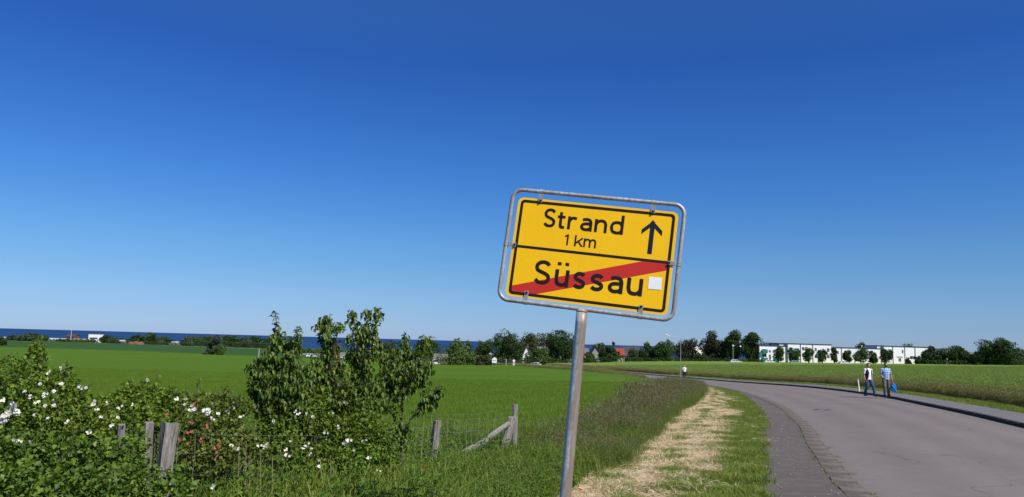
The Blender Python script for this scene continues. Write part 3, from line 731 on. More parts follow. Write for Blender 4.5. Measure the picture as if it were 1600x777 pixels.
def bush(name, label, blobs, leaf, mat, base_y, dens=1.0, canes=(), flowers=(), group=None, leafw=.36, cat='bush'):
    bl = [px_blob(*q) for q in blobs]; cx = np.mean([q[0] for q in bl]); cy = np.mean([q[1] for q in bl]); bz = Hs(cx, cy)
    root = empty(name, (cx, cy, bz)); tag(root, label, cat, group); off = np.array([cx, cy, bz])
    p, d, nrm = blob_leaves(bl, leaf, dens)
    ep, ed, en = [], [], []
    stems = MB()
    for cn in canes:   # (px,py,depth) polylines rising out of the bush, leaves on both sides
        pts = spline([P(*q)[:2] for q in cn], .05); z = np.interp(np.linspace(0, 1, len(pts)), np.linspace(0, 1, len(cn)), [P(*q)[2] for q in cn])
        pts = np.c_[pts, z]; 
        if len(pts) > 30: pts = pts[np.linspace(0, len(pts)-1, 30).astype(int)]
        stems.tube(pts-off, np.linspace(.005, .0018, len(pts)), n=4)
        n = int(len(pts)*5); k = rng.uniform(0, len(pts)-1, n); q = pts[k.astype(int)]
        ep.append(q + rng.normal(size=(n, 3))*.02); ed.append(rdir(n)+[0, 0, .2]); en.append(rng.normal(size=(n, 3))*.5+[0, 0, 1])
    if ep: p = np.vstack([p]+ep); d = np.vstack([d]+ed); nrm = np.vstack([nrm]+en)
    keep = p[:, 2] > H(p[:, 0], p[:, 1]) + .01; p, d, nrm = p[keep], d[keep], nrm[keep]; n = len(p)
    L = leaf*(.55+.75*rng.random(n)); 
    o = link('foliage', leaf_mesh('foliage', mat, p-off, d, nrm, L, L*leafw), root); o['kind'] = 'stuff'
    for x, y, z, r in bl:
        bx, by = x + rng.uniform(-.3, .3)*r, y + rng.uniform(-.2, .2); g = Hs(bx, by)
        for k in range(2):
            tip = np.array([x, y, z]) + rng.normal(size=3)*r*.35; mid = np.array([(bx+x)/2+rng.normal()*.08, (by+y)/2, (g+z)/2+.1])
            stems.tube([np.array([bx, by, g-.02])-off, mid-off, tip-off], [.011, .008, .003], n=5)
    stems.build('stem', M['bark'], root)['kind'] = 'stuff'
    for (fx, fy, fd, mt, nf, sz) in flowers:
        q = P(fx, fy, fd); me = flower_cluster(mt, nf, sz, int(rng.integers(0, 5)))
        link('flower_cluster', me, root, tuple(q-off), (rng.normal()*.3, rng.normal()*.5, rng.normal()*.4), rng.uniform(.8, 1.2))
    return root
W1 = lambda pts, d, nf=5, sz=.021: [(x, y, d, 'petal', nf, sz*.62) for x, y in pts]
PK = lambda pts, d, nf=2, sz=.020: [(x, y, d, 'pink', nf, sz*.58) for x, y in pts]

bush('rose_bush', 'tall white-flowered rose bush at the left edge behind the fence',
     [(5,600,46,6.6),(48,603,45,6.4),(88,612,42,6.3),(28,640,48,6.0),(75,655,46,5.9),(112,640,34,6.2),(126,668,30,6.0),(-40,620,60,6.6),(-30,670,60,6.2),(95,590,20,6.6),(-100,640,70,6.6)],
     .034, M['l_rose'], 6, 1.0,
     canes=[[(20,590,6.6),(18,560,6.6),(10,548,6.6)],[(60,600,6.4),(66,570,6.4),(72,556,6.4)],[(92,600,6.3),(104,575,6.3),(106,566,6.3)],[(110,640,6.2),(132,612,6.2),(140,604,6.2)]],
     flowers=W1([(23,639),(26,645),(20,633)], 5.35, 9, .024) + W1([(8,652),(4,658),(12,647)], 5.35, 9, .024) + W1([(70,618),(70,634),(84,611),(82,626),(56,629),(85,634),(4,627),(134,606),(125,605),(103,660),(73,655),(147,631),(46,621),(37,612),(95,600),(62,600)], 5.55, 4, .019) + W1([(75,583),(96,575),(118,625),(52,648)], 5.7, 2, .016))
bush('rose_bush', 'low rose bush with small white blossoms between the tall bush and the pink roses',
     [(166,640,28,6.6),(195,622,26,6.8),(222,616,24,6.8),(240,628,30,6.6),(212,650,34,6.3),(270,628,24,6.6),(160,672,28,6.1),(245,660,26,6.4)],
     .033, M['l_rose'], 6.5, 1.0,
     canes=[[(238,620,6.8),(246,600,6.8),(244,584,6.8)],[(205,610,6.8),(198,596,6.8)],[(262,620,6.6),(272,606,6.6)]],
     flowers=W1([(229,594),(185,653),(175,665),(138,677),(158,652),(150,640),(168,630),(187,638),(206,633)], 5.95, 3, .018))
bush('rose_bush', 'rose bush with white and pink blossoms right of the thick grey post',
     [(300,640,30,6.6),(335,636,30,6.7),(368,640,26,6.8),(320,672,36,6.2),(362,680,36,6.2),(285,668,28,6.3),(300,706,30,5.9),(345,712,34,5.9),(395,700,30,6.2)],
     .031, leafmat('rose_leaf_reddish', (.036, .060, .012), (.17, .21, .030), .28, third=(.28, .10, .06), tf=.10), 6.5, 1.0,
     canes=[[(312,628,6.7),(308,606,6.7),(316,590,6.7)],[(345,630,6.7),(352,605,6.7)],[(372,630,6.7),(360,612,6.7),(347,606,6.7)]],
     flowers=W1([(289,624),(276,625),(299,640),(288,632),(304,640)], 5.85, 4, .019) + W1([(322,643),(323,646)], 5.8, 8, .022) + W1([(331,654),(341,647),(355,642),(366,636),(377,651),(362,697),(371,701),(404,697),(416,697),(412,700)], 5.85, 3, .017)
     + PK([(324,665),(317,686),(317,690),(294,676),(296,692),(277,693),(303,631),(337,699),(338,713),(261,647),(300,660),(285,640)], 5.6))
bush('rose_bush', 'rose bush with white blossoms growing beneath the four young trees',
     [(432,670,36,7.2),(470,660,40,7.3),(512,668,42,7.4),(556,672,40,7.5),(590,690,34,7.6),(450,708,36,6.8),(500,716,36,6.9),(548,722,36,7.0),(420,630,30,7.4),(500,630,30,7.6),(548,640,30,7.7),(602,728,26,7.4)],
     .033, M['l_rose'], 7, .95,
     flowers=W1([(466,648),(478,648),(488,651),(462,644),(487,702),(475,701),(479,697),(447,704),(447,712),(485,711),(498,720),(498,729),(485,667),(544,689),(539,694),(539,628),(576,716),(553,704),(508,676),(530,668),(426,660)], 6.5, 4, .019) + W1([(568,690),(520,645),(455,690),(590,735),(556,742)], 6.6, 2, .016))
bush('bramble', 'dense low bramble thicket filling the bottom left corner below the thick grey post',
     [(30,712,46,4.9),(90,716,44,5.0),(148,712,42,5.1),(206,704,34,5.3),(10,765,60,4.5),(80,775,56,4.5),(150,770,54,4.6),(215,762,46,4.8),(262,775,40,4.7),(-60,720,70,4.9),(-60,790,80,4.5),(-160,740,90,5.0)],
     .034, M['l_bramble'], 5, .9, flowers=W1([(24,691),(46,691),(334,760),(30,688)], 4.5, 2, .022), leafw=.42)
bush('shrub', 'small rounded shrub rising behind the tall rose bush in front of the far crops', [(58,541,13,14.),(54,552,13,14.),(64,558,12,14.),(58,575,14,14.)], .06, M['l_rose'], 14, .8)

def sapling(label, stems_px, masses, dep, leaf=.062):
    """stems_px: list of polylines [(px,py)...] first starts at ground; masses: (px,py,rx,ry,twigs)"""
    pts0 = stems_px[0]; x0, y0 = P(pts0[0][0], pts0[0][1], dep)[:2]; z0 = Hs(x0, y0)
    root = empty('young_cherry_tree', (x0, y0, z0)); tag(root, label, 'tree', 'young cherry trees in the hedge'); off = np.array([x0, y0, z0])
    segs = []
    for i, st in enumerate(stems_px):
        pts = [P(a, c, dep + (0 if i == 0 else rng.uniform(-.18, .18))) for a, c in st]
        if i == 0: pts = [np.array([pts[0][0], pts[0][1], z0-.05])] + pts
        n = 4*len(pts); s = np.linspace(0, len(pts)-1, n); q = np.array([[np.interp(s, range(len(pts)), [p[k] for p in pts])] for k in range(3)])[:, 0].T
        q += np.c_[rng.normal(size=(n, 2))*.004, np.zeros(n)]
        b = MB(); r_0 = .019 if i == 0 else .009; b.tube(q-off, np.linspace(r_0, .0025, n), n=6); b.build('trunk' if i == 0 else 'branch', M['bark'], root)
        segs.append(q)
    allp = np.vstack(segs); tw = MB(); lp, ld, ln = [], [], []
    for px, py, rx, ry, nt_ in masses:
        for _ in range(nt_):
            a = rng.uniform(0, 6.28); rr = math.sqrt(rng.random()); dd = dep + rng.uniform(-1, 1)*rx*dep/FPX
            tip = P(px+rx*rr*math.cos(a), py+ry*rr*math.sin(a), dd); k = np.argmin(np.linalg.norm((allp-tip)*[1, 1, 1.0]+[0, 0, -.05], axis=1)); st = allp[k]
            mid = (st+tip)/2 + [0, 0, .03]; tw.tube([st-off, mid-off, tip-off], [.003, .0022, .0012], n=3, cap=False)
            m_ = rng.integers(5, 9); t = rng.uniform(.25, 1.0, m_)[:, None]; q = mid*(1-t)+tip*t + rng.normal(size=(m_, 3))*.012
            lp.append(q); dr = rdir(m_)*[1, 1, .5]; ld.append(dr*.75 + [0, 0, -.75]); ln.append(dr + [0, -.2, .7])
    for q in segs:      # leaves directly along shoots
        n = int(len(q)*2.2); k = rng.integers(len(q)//3, len(q), n); lp.append(q[k]+rng.normal(size=(n, 3))*.012); dr = rdir(n)*[1, 1, .4]; ld.append(dr+[0, 0, .15]); ln.append(rdir(n)*.5+[0, 0, .8])
    p = np.vstack(lp); d = np.vstack(ld); nn_ = np.vstack(ln); n = len(p); L = leaf*(.42+.72*rng.random(n))
    tw.build('twigs', M['bark'], root)['kind'] = 'stuff'
    o = link('foliage', leaf_mesh('foliage', M['l_cherry'], p-off, d, nn_, L, L*.27, fold=.5, droop=.25), root); o['kind'] = 'stuff'
sapling('leftmost young cherry tree, with a thin bare shoot sticking up against the sky',
        [[(440,740),(436,660),(430,590),(427,540),(432,505),(431,490)],[(436,640),(410,590),(404,566)],[(434,600),(448,555),(447,518)],[(437,620),(462,560),(466,530),(464,513)],[(430,640),(396,612),(388,590)]],
        [(415,575,20,24,44),(448,572,22,30,52),(432,610,42,28,95),(400,612,16,26,34),(462,600,14,34,42),(430,645,34,18,46),(470,625,22,22,40),(478,655,24,20,34),(482,592,9,18,12),(392,580,10,14,10),(430,535,8,20,12),(463,540,9,22,18),(443,540,6,16,8)], 7.3)
sapling('young cherry tree with a slim leafy top, second of the four from the left',
        [[(528,740),(524,660),(520,600),(513,545),(510,500),(509,494)],[(522,600),(505,545),(497,522)],[(520,570),(528,520),(534,510)],[(522,630),(500,600),(486,580)]],
        [(512,520,13,24,34),(500,512,8,8,8),(528,512,7,8,9),(517,560,15,26,38),(520,600,20,28,46),(496,592,18,16,30),(530,640,22,30,44),(492,612,16,14,20),(505,650,24,22,36),(545,615,14,18,24),(537,575,9,14,10),(484,570,8,12,8)], 7.7)
sapling('tallest young cherry tree, its fork of leafy shoots highest of the four',
        [[(565,740),(566,660),(568,600),(565,560),(560,520),(550,486)],[(566,570),(572,525),(573,486)],[(567,560),(585,520),(592,484)],[(567,640),(545,610),(535,600)]],
        [(551,500,7,10,9),(573,496,7,9,8),(590,494,7,12,9),(570,525,20,18,44),(568,552,19,20,44),(565,585,20,22,44),(562,625,22,26,46),(588,622,16,22,34),(575,655,24,18,34),(592,545,8,16,10),(543,535,7,10,6),(548,560,9,16,12)], 7.9)
sapling('young cherry tree with a bare lower trunk and a branch stretching right over the wheat',
        [[(627,745),(627,700),(629,660),(628,620),(632,580),(634,540),(633,519)],[(630,620),(650,570),(660,540),(660,524)],[(630,640),(600,590),(598,555)],[(630,672),(650,645),(672,625),(689,607)],[(626,680),(616,655),(608,640)],[(632,600),(664,560),(668,530)]],
        [(634,545,10,16,18),(660,545,16,16,34),(606,560,16,18,30),(632,578,30,22,74),(662,580,16,28,42),(610,600,26,26,60),(645,612,24,16,34),(600,632,26,12,28),(655,642,10,7,10),(672,628,12,10,22),(684,614,8,9,14),(662,638,9,8,12),(625,690,8,8,7),(636,678,8,8,8),(620,672,12,8,8)], 8.6)

# ------------------------------------------------------------------ ground cover prototypes
def grass_proto(name, mat, n, spread, h, w_, lean, seg=2): v, f = blades(n, spread, h, w_, lean, seg); return np_mesh(name, v, f, mat, attrs={'tint': np.repeat(rng.random(n), seg)})
def headed_proto(name, n, spread, h):
    """tall rough grass: thin blades plus stalks that end in purple-brown seed heads"""
    v1, f1 = blades(n, spread, h*.78, .009, .7, 3); v2, f2 = blades(n//4, spread, h, .0025, .25, 2)
    tops = v2.reshape(n//4, 6, 3)[:, 4]; k = len(tops); m_ = 3
    pos = np.repeat(tops, m_, 0) + rng.normal(size=(k*m_, 3))*[.006, .006, .02] - [0, 0, .03]
    v3, f3 = leaf_arrays(pos, rdir(k*m_)*.5+[0, 0, 1], rdir(k*m_), np.full(k*m_, .055), np.full(k*m_, .006))
    V = np.vstack([v1, v2, v3]); F = np.vstack([f1, f2+len(v1), f3+len(v1)+len(v2)])
    me = np_mesh(name, V, F, mat=None, attrs={'tint': np.r_[np.repeat(rng.random(n), 3), np.repeat(rng.random(n//4), 2), np.repeat(rng.random(k*m_), 2)]})
    me.materials.append(M['l_grassrough']); me.materials.append(M['l_head'])
    me.polygons.foreach_set('material_index', np.r_[np.zeros(len(f1)), np.zeros(len(f2)), (rng.random(k*m_) < .55).repeat(2)].astype(np.int32)); return me
def weed_proto(name, h, pairs, leaf, mat, stems_n=5, spread=.14, wr=.38):
    S = []; p, d, n_, L = [], [], [], []
    for s in range(stems_n):
        b0 = np.r_[rng.uniform(-spread, spread, 2), 0]; hh = h*rng.uniform(.6, 1); ln = rng.normal(size=2)*.12
        for k in range(pairs):
            t = (k+1)/pairs; c = b0 + np.r_[ln*t*t*hh*2, hh*t]; a = k*1.57 + rng.normal()*.3
            for sg in (0, math.pi):
                p.append(c); d.append([math.cos(a+sg), math.sin(a+sg), .25-.5*(1-t)]); n_.append([0, 0, 1]); L.append(leaf*(1.15-.65*t)*rng.uniform(.8, 1.2))
        S.append((b0, b0+np.r_[ln*.25*hh*2, hh*.5], b0+np.r_[ln*hh*2, hh]))
    L = np.array(L); v, f = leaf_arrays(np.array(p), np.array(d), np.array(n_), L, L*wr, .3, .3); b = MB()
    for a, c, e in S: b.tube([a, c, e], [.004, .003, .0015], n=3, cap=False)
    V = np.vstack([v, np.array(b.v)]); F = np.vstack([f, np.array(b.f)+len(v)])
    return np_mesh(name, V, F, mat, attrs={'tint': np.r_[np.repeat(rng.random(len(L)), 2), np.full(len(b.f), .4)]})
def inside(x, y, line, side):
    """side +1: points right of the line (x larger at this y)"""
    lx = np.interp(y, line[:, 1], line[:, 0]); return (x > lx) if side > 0 else (x < lx)
def pts3(x, y, dz=0.0): return np.c_[x, y, H(x, y)+dz]

# rough grass bank between wheat and verge
hp = [headed_proto('rough_grass_clump', 46, .22, .95) for _ in range(4)]
n = 26000; y = 7 + 85*rng.random(n)**1.7; wl = np.interp(y, WEED_R[:, 1], WEED_R[:, 0]); wh = np.interp(y, WHEAT_R[:, 1], WHEAT_R[:, 0], left=-4.0)
u = rng.random(n); x = wh - .35 + (wl-wh+.25)*u + rng.normal(size=n)*.16; k = (np.where(y < 12, rng.random(n) < .25, True)) & (y > 8.5)
k &= ~((y < 15) & (x < -1.2) & (rng.random(n) < .4))
x, y, u = x[k], y[k], u[k]; sc = rng.uniform(.5, 1.12, len(x))*np.where(rng.random(len(x)) < .06, 1.25, 1)*(1+.18*wav(x, y, 1.3, 8)*3)*np.clip(1.05-.30*u, .6, 1)*np.interp(y, [10, 14, 19, 28], [.46, .54, .74, .95])*np.clip((95-y)/25, .35, 1)
make_scatter('rough_grass', 'tall rough grass with purple-brown seed heads on the bank between the wheat and the mown verge', pts3(x, y), rng.uniform(0, 6.28, len(x)), sc, rng.integers(0, 4, len(x)), hp)
# weeds in front of and below the fence
wp = [weed_proto('nettle_clump', .62, 8, .085, M['l_weed'], 5), weed_proto('nettle_clump', .5, 7, .075, M['l_weed'], 6), weed_proto('dock_clump', .45, 4, .17, M['l_weed'], 3, .08, .3),
      weed_proto('creeping_clump', .34, 7, .05, M['l_bramble'], 9, .2, .42)]
wp += [grass_proto('tall_grass_clump', M['l_grass'], 50, .14, .62, .010, .8, 3) for _ in range(3)]
n = 15000; x = rng.uniform(-9, 1.2, n); y = rng.uniform(2.8, 12.5, n); k = inside(x, y, WEED_R, -1) & (x < np.interp(y, [3, 10, 12.5], [.0, .9, 1.2]))
k &= ~((y > 11.3) & (x < -1.5)); dn = np.where(y < 4.2, .35, 1); k &= rng.random(n) < dn
x, y = np.r_[x[k], rng.uniform(-2.7, -.5, 1500)], np.r_[y[k], rng.uniform(4.9, 7.4, 1500)]
ix = rng.choice(7, len(x), p=[.22, .18, .07, .23, .11, .10, .09]); sc = rng.uniform(.55, 1.05, len(x))
sc *= np.interp(x, [-2.4, -1.2, -.2, .8], [1.35, 1.25, 1.0, .8]); sc[-1500:] *= 1.12; ix[-1500:] = rng.choice(7, 1500, p=[.12, .12, .04, .12, .2, .2, .2])
make_scatter('weeds', 'dense mixed weeds, nettles and tall grass in front of the wire fence', pts3(x, y), rng.uniform(0, 6.28, len(x)), sc, ix, wp, rng.normal(size=len(x))*.12)
n = 1500; y = 8.5 + 42*rng.random(n)**1.8; wl = np.interp(y, WEED_R[:, 1], WEED_R[:, 0]); x = wl - .05 - np.interp(y, [9, 20, 50], [2.2, 1.1, 2.2])*rng.random(n)
ix = rng.choice(7, n, p=[.2, .2, .05, .1, .15, .15, .15]); make_scatter('bank_weeds', 'nettles and broad leaved weeds growing through the rough grass bank', pts3(x, y), rng.uniform(0, 6.28, n), rng.uniform(.6, 1.25, n)*np.interp(y, [9, 16, 30], [.6, .9, 1.1]), ix, wp, rng.normal(size=n)*.15)
# mown verge: short tufts and straw
def hay_proto(): 
    n = 60; a = rng.uniform(0, 6.28, n); c = np.c_[rng.uniform(-.16, .16, (n, 2)), rng.uniform(.005, .045, n)]; d = np.c_[np.cos(a), np.sin(a), rng.normal(size=n)*.18]
    v, f = leaf_arrays(c, d, np.c_[rng.normal(size=(n, 2))*.3, np.ones(n)], rng.uniform(.06, .16, n), np.full(n, .0035), 0, 0); return np_mesh('straw_patch', v, f, M['l_hay'], attrs={'tint': np.repeat(rng.random(n), 2)})
gp = [grass_proto('short_tuft', M['l_grass'], 42, .11, .085, .006, 1.0, 2) for _ in range(3)]; hyp = [hay_proto() for _ in range(3)]
n = 42000; y = 7.5 + 72*rng.random(n)**2.0; a0 = np.interp(y, WEED_R[:, 1], WEED_R[:, 0]); a1 = np.interp(y, PATH_L[:, 1], PATH_L[:, 0]); u = rng.uniform(-.05, 1.03, n); x = a0+(a1-a0)*u
nz = wav(u*5.0, y*.28, 1.6, 21)*2.2; uu = u + .16*nz
hayp = np.interp(uu, [0, .06, .30, .36, .42, .47, .60, .72, .80, 1], [.6, .85, .78, .08, .08, .75, .70, .4, .12, .10]); lim = np.interp(y, [9.3, 10.6, 12.5, 16, 30], [.22, .42, .66, .66, .62]); hayp = hayp*np.clip((lim-uu)/.12+.5, .10, 1)*np.clip(1.05+1.7*wav(u*3.6, y*.20, 4.5, 33), .10, 1); hayp = np.where(y > 45, hayp*.6, hayp)
ih = rng.random(n) < hayp; ix = np.where(ih, 3+rng.integers(0, 3, n), rng.integers(0, 3, n)); keep = (u < .985) | (rng.random(n) < .6)
x, y, ih, ix = x[keep], y[keep], ih[keep], ix[keep]
q = ~ih; make_scatter('verge_grass', 'short mown green grass along the footpath edge', pts3(x[q], y[q], .02), rng.uniform(0, 6.28, q.sum()), rng.uniform(.4, 1.25, q.sum())*(1+1.1*wav(x[q], y[q], 3.1, 41)), ix[q], gp)
q = ih; make_scatter('straw', 'dry mown hay lying in pale streaks on the verge', pts3(x[q], y[q], .02), rng.uniform(0, 6.28, q.sum()), rng.uniform(.8, 1.3, q.sum()), ix[q]-3, hyp)
# wheat blades near the viewer
vp = [grass_proto('wheat_patch', M['l_wheat'], 170, .30, .56, .009, .5, 2) for _ in range(4)]
n = 26000; y = 9.6 + 62*rng.random(n)**1.4; wr_ = np.interp(y, WHEAT_R[:, 1], WHEAT_R[:, 0]); x = wr_ + .1 - (wr_ + .8*y + 4)*rng.random(n)
sc = rng.uniform(.92, 1.12, n); make_scatter('wheat', 'young green wheat standing in the field behind the fence', pts3(x, y), rng.uniform(0, 6.28, n), sc, rng.integers(0, 4, n), vp, rng.normal(size=n)*.05)
# rape crop: bushy plants with pods
def rape_proto(dry=0.0, h=1.0):
    n = 60; b0 = np.c_[rng.uniform(-.38, .38, (n, 2)), np.zeros(n)]; v1, f1 = blades(n, 0, h*.95, .008, .35, 2, base=b0)
    tip = v1.reshape(n, 6, 3)[:, 4]; m_ = 9; k = n*m_
    pos = np.repeat(tip, m_, 0)*[1, 1, 1] + rng.normal(size=(k, 3))*[.05, .05, .12] - [0, 0, .12]
    v2, f2 = leaf_arrays(pos, rdir(k)*.8+[0, 0, .7], rdir(k), rng.uniform(.07, .14, k), np.full(k, .008), .1, .1)
    me = np_mesh('rape_clump', np.vstack([v1, v2]), np.vstack([f1, f2+len(v1)]), None, attrs={'tint': np.r_[np.repeat(rng.random(n), 2), np.repeat(rng.random(k), 2)]})
    me.materials.append(M['l_rape']); me.materials.append(M['l_rapedry'])
    me.polygons.foreach_set('material_index', np.r_[np.ones(len(f1)), (rng.random(k) < dry).repeat(2)].astype(np.int32)); return me
rp = [rape_proto(0, 1.) for _ in range(4)]; rd = [rape_proto(.6, .8) for _ in range(2)] + [headed_proto('rough_grass_clump', 40, .3, .7)]
n = 34000; y = 4 + 190*rng.random(n)**1.5; xl_ = np.interp(y, RAPE_L[:, 1], RAPE_L[:, 0]); x = xl_ + .5 + (np.maximum(.8*y+8, xl_+12) - xl_)*rng.random(n)
make_scatter('rape_crop', 'green rapeseed crop full of pods in the field beyond the road', pts3(x, y, .0), rng.uniform(0, 6.28, n), rng.uniform(.85, 1.12, n), rng.integers(0, 4, n), rp)
n = 9000; q = rng.random(n)**1.6; s_ = arclen(RAPE_L); i0 = np.interp(3, RAPE_L[:, 1], s_); i1 = np.interp(255, RAPE_L[:, 1], s_); ss = i0+(i1-i0)*q
x = np.interp(ss, s_, RAPE_L[:, 0]) + rng.uniform(-.75, .9, n); y = np.interp(ss, s_, RAPE_L[:, 1]) + rng.uniform(-.1, .1, n)
make_scatter('field_margin', 'brownish dry growth along the edge of the rapeseed field', pts3(x, y, .05), rng.uniform(0, 6.28, n), rng.uniform(.5, 1.0, n), rng.choice(3, n, p=[.3, .3, .4]), rd)
n = 6500; y = 112 + 156*rng.random(n); a0 = np.interp(y, WHEAT_R[:, 1], WHEAT_R[:, 0]); a1 = np.interp(y, ROAD_L[:, 1], ROAD_L[:, 0])
x = a0 + (a1-a0-.3)*rng.random(n); make_scatter('roadside_growth', 'tall brownish roadside growth hiding the far bend of the road behind the wheat', pts3(x, y), rng.uniform(0, 6.28, n), rng.uniform(.7, 1.25, n)*np.clip((y-92)/45, .3, 1.1), rng.choice(3, n, p=[.15, .15, .7]), rd)
# short grass beside the far pavement and small weeds in kerb joints
vl = offset(ROAD_R, 2.6); s_ = arclen(vl); n = 9000; ss = np.interp(3, vl[:, 1], s_) + (np.interp(130, vl[:, 1], s_)-np.interp(3, vl[:, 1], s_))*rng.random(n)**1.5
x = np.interp(ss, s_, vl[:, 0]) + rng.uniform(-.85, 1.2, n); y = np.interp(ss, s_, vl[:, 1])
make_scatter('roadside_grass', 'short grass between the far pavement and the rapeseed', pts3(x, y, .09), rng.uniform(0, 6.28, n), rng.uniform(.8, 2.2, n), rng.integers(0, 3, n), gp)
kk = []
for c_, o_, n_ in ((ROAD_R, -.02, 170), (ROAD_L, -.31, 200), (ROAD_L, .03, 60), (PATH_L, .06, 380)):
    c2 = offset(c_, o_); s_ = arclen(c2); a = np.interp(7, c2[:, 1], s_); e = np.interp(60, c2[:, 1], s_); ss = a+(e-a)*rng.random(n_)**1.3
    kk.append(np.c_[np.interp(ss, s_, c2[:, 0])+rng.normal(size=n_)*.03, np.interp(ss, s_, c2[:, 1])])
kk = np.vstack(kk); make_scatter('joint_weeds', 'small grass tufts growing in the kerb joints', pts3(kk[:, 0], kk[:, 1], .035), rng.uniform(0, 6.28, len(kk)), rng.uniform(.15, .55, len(kk)), rng.integers(0, 3, len(kk)), gp)
# gravel crumbs on the path
b = MB(); b.ball((0, 0, .006), (.016, .012, .007), 6, 4); st1 = b.mesh('crumb', M['stone']); b = MB(); b.ball((0, 0, .004), (.03, .010, .005), 6, 4); st2 = b.mesh('crumb', M['drystem'])
n = 420; y = 8 + 34*rng.random(n)**1.6; a0 = np.interp(y, PATH_L[:, 1], PATH_L[:, 0]); a1 = np.interp(y, ROAD_L[:, 1], ROAD_L[:, 0])-.3; x = a0+(a1-a0)*rng.random(n)
make_scatter('gravel', 'pale gravel crumbs and dry bits strewn over the footpath', pts3(x, y, .036), rng.uniform(0, 6.28, n), rng.uniform(.4, 1.3, n), (rng.random(n) < .35).astype(int), [st1, st2], np.zeros(n))
# dry stalks standing at the fence, poppy, red scrap
for k, (px, py0, py1, dp) in enumerate(((388,690,722,5.9),(394,712,735,5.9),(411,706,752,5.8),(429,716,750,5.8),(377,694,705,5.9),(520,712,745,6.2))):
    a_ = P(px, py0, dp); g = Hs(a_[0], a_[1]); b = MB(); b.tube([(0, 0, 0), (.01, 0, (a_[2]-g)*.5), (-.02, .01, a_[2]-g)], [.004, .0035, .002], n=5)
    for j in range(3): zt = (a_[2]-g)*(.55+.13*j); b.tube([(0, 0, zt), (.03*(-1)**j, .01, zt+.06)], [.003, .0015], n=4)
    o = b.build('dry_stalk', M['drystem']); o.location = (a_[0], a_[1], g); tag(o, 'bare dry stalk among the weeds, ' + ('tallest and leftmost but one of the clump', 'short one just right of the tallest', 'thin one in the middle of the clump', 'second from the right of the clump', 'leftmost of the clump below the pink roses', 'lone one far right below the white roses')[k], 'stalk', 'dry stalks along the fence')
q = P(665, 733, 7.9); g = Hs(q[0], q[1]); t_ = empty('poppy', (q[0], q[1], g)); tag(t_, 'single red poppy in the weeds left of the fence post by the brace', 'flower')
b = MB(); b.tube([(0, 0, 0), (.02, 0, (q[2]-g)*.5), (0, 0, q[2]-g-.01)], [.0025]*3, n=5); b.build('stem', M['stem'], t_)
b = MB()
for k in range(5):
    a = k*1.257; d = np.array([math.cos(a), math.sin(a)*.8, .25]); e = np.array([-math.sin(a), math.cos(a), 0.]); c = np.array([0, 0, q[2]-g])
    b.add([c, c+d*.022-e*.02+[0, 0, .016], c+d*.036+[0, 0, .028], c+d*.022+e*.02+[0, 0, .016]], [(0, 1, 2, 3)])
b.build('petals', M['poppy'], t_)
q = at(903, 779); b = MB(); b.add([(0, 0, .0), (.075, .02, .0), (.068, .035, .055), (.03, .045, .075), (-.005, .02, .03), (.03, .0, .02)], [(0, 1, 2, 5), (5, 2, 3, 4), (0, 5, 4)])
b.add([(0, .004, .0), (.075, .024, .0), (.068, .039, .055), (.03, .049, .075), (-.005, .024, .03), (.03, .004, .02)], [(0, 5, 2, 1), (5, 4, 3, 2), (0, 4, 5)])
o = b.build('litter', plain('dull_red_scrap', (.30, .015, .012))); o.location = (q[0], q[1], Hs(*q)+.04); o.scale = (1.0,)*3; tag(o, 'small red scrap of litter lying in the hay beside the sign post', 'litter')
q = at(942, 731); b = MB(); b.tube([(0, 0, 0), (.12, .0, .01)], .005, n=5); o = b.build('white_stick', M['white']); o.location = (q[0]-.06, q[1], Hs(*q)+.15); tag(o, 'thin white stick caught in the grass at the edge of the hay', 'stick')

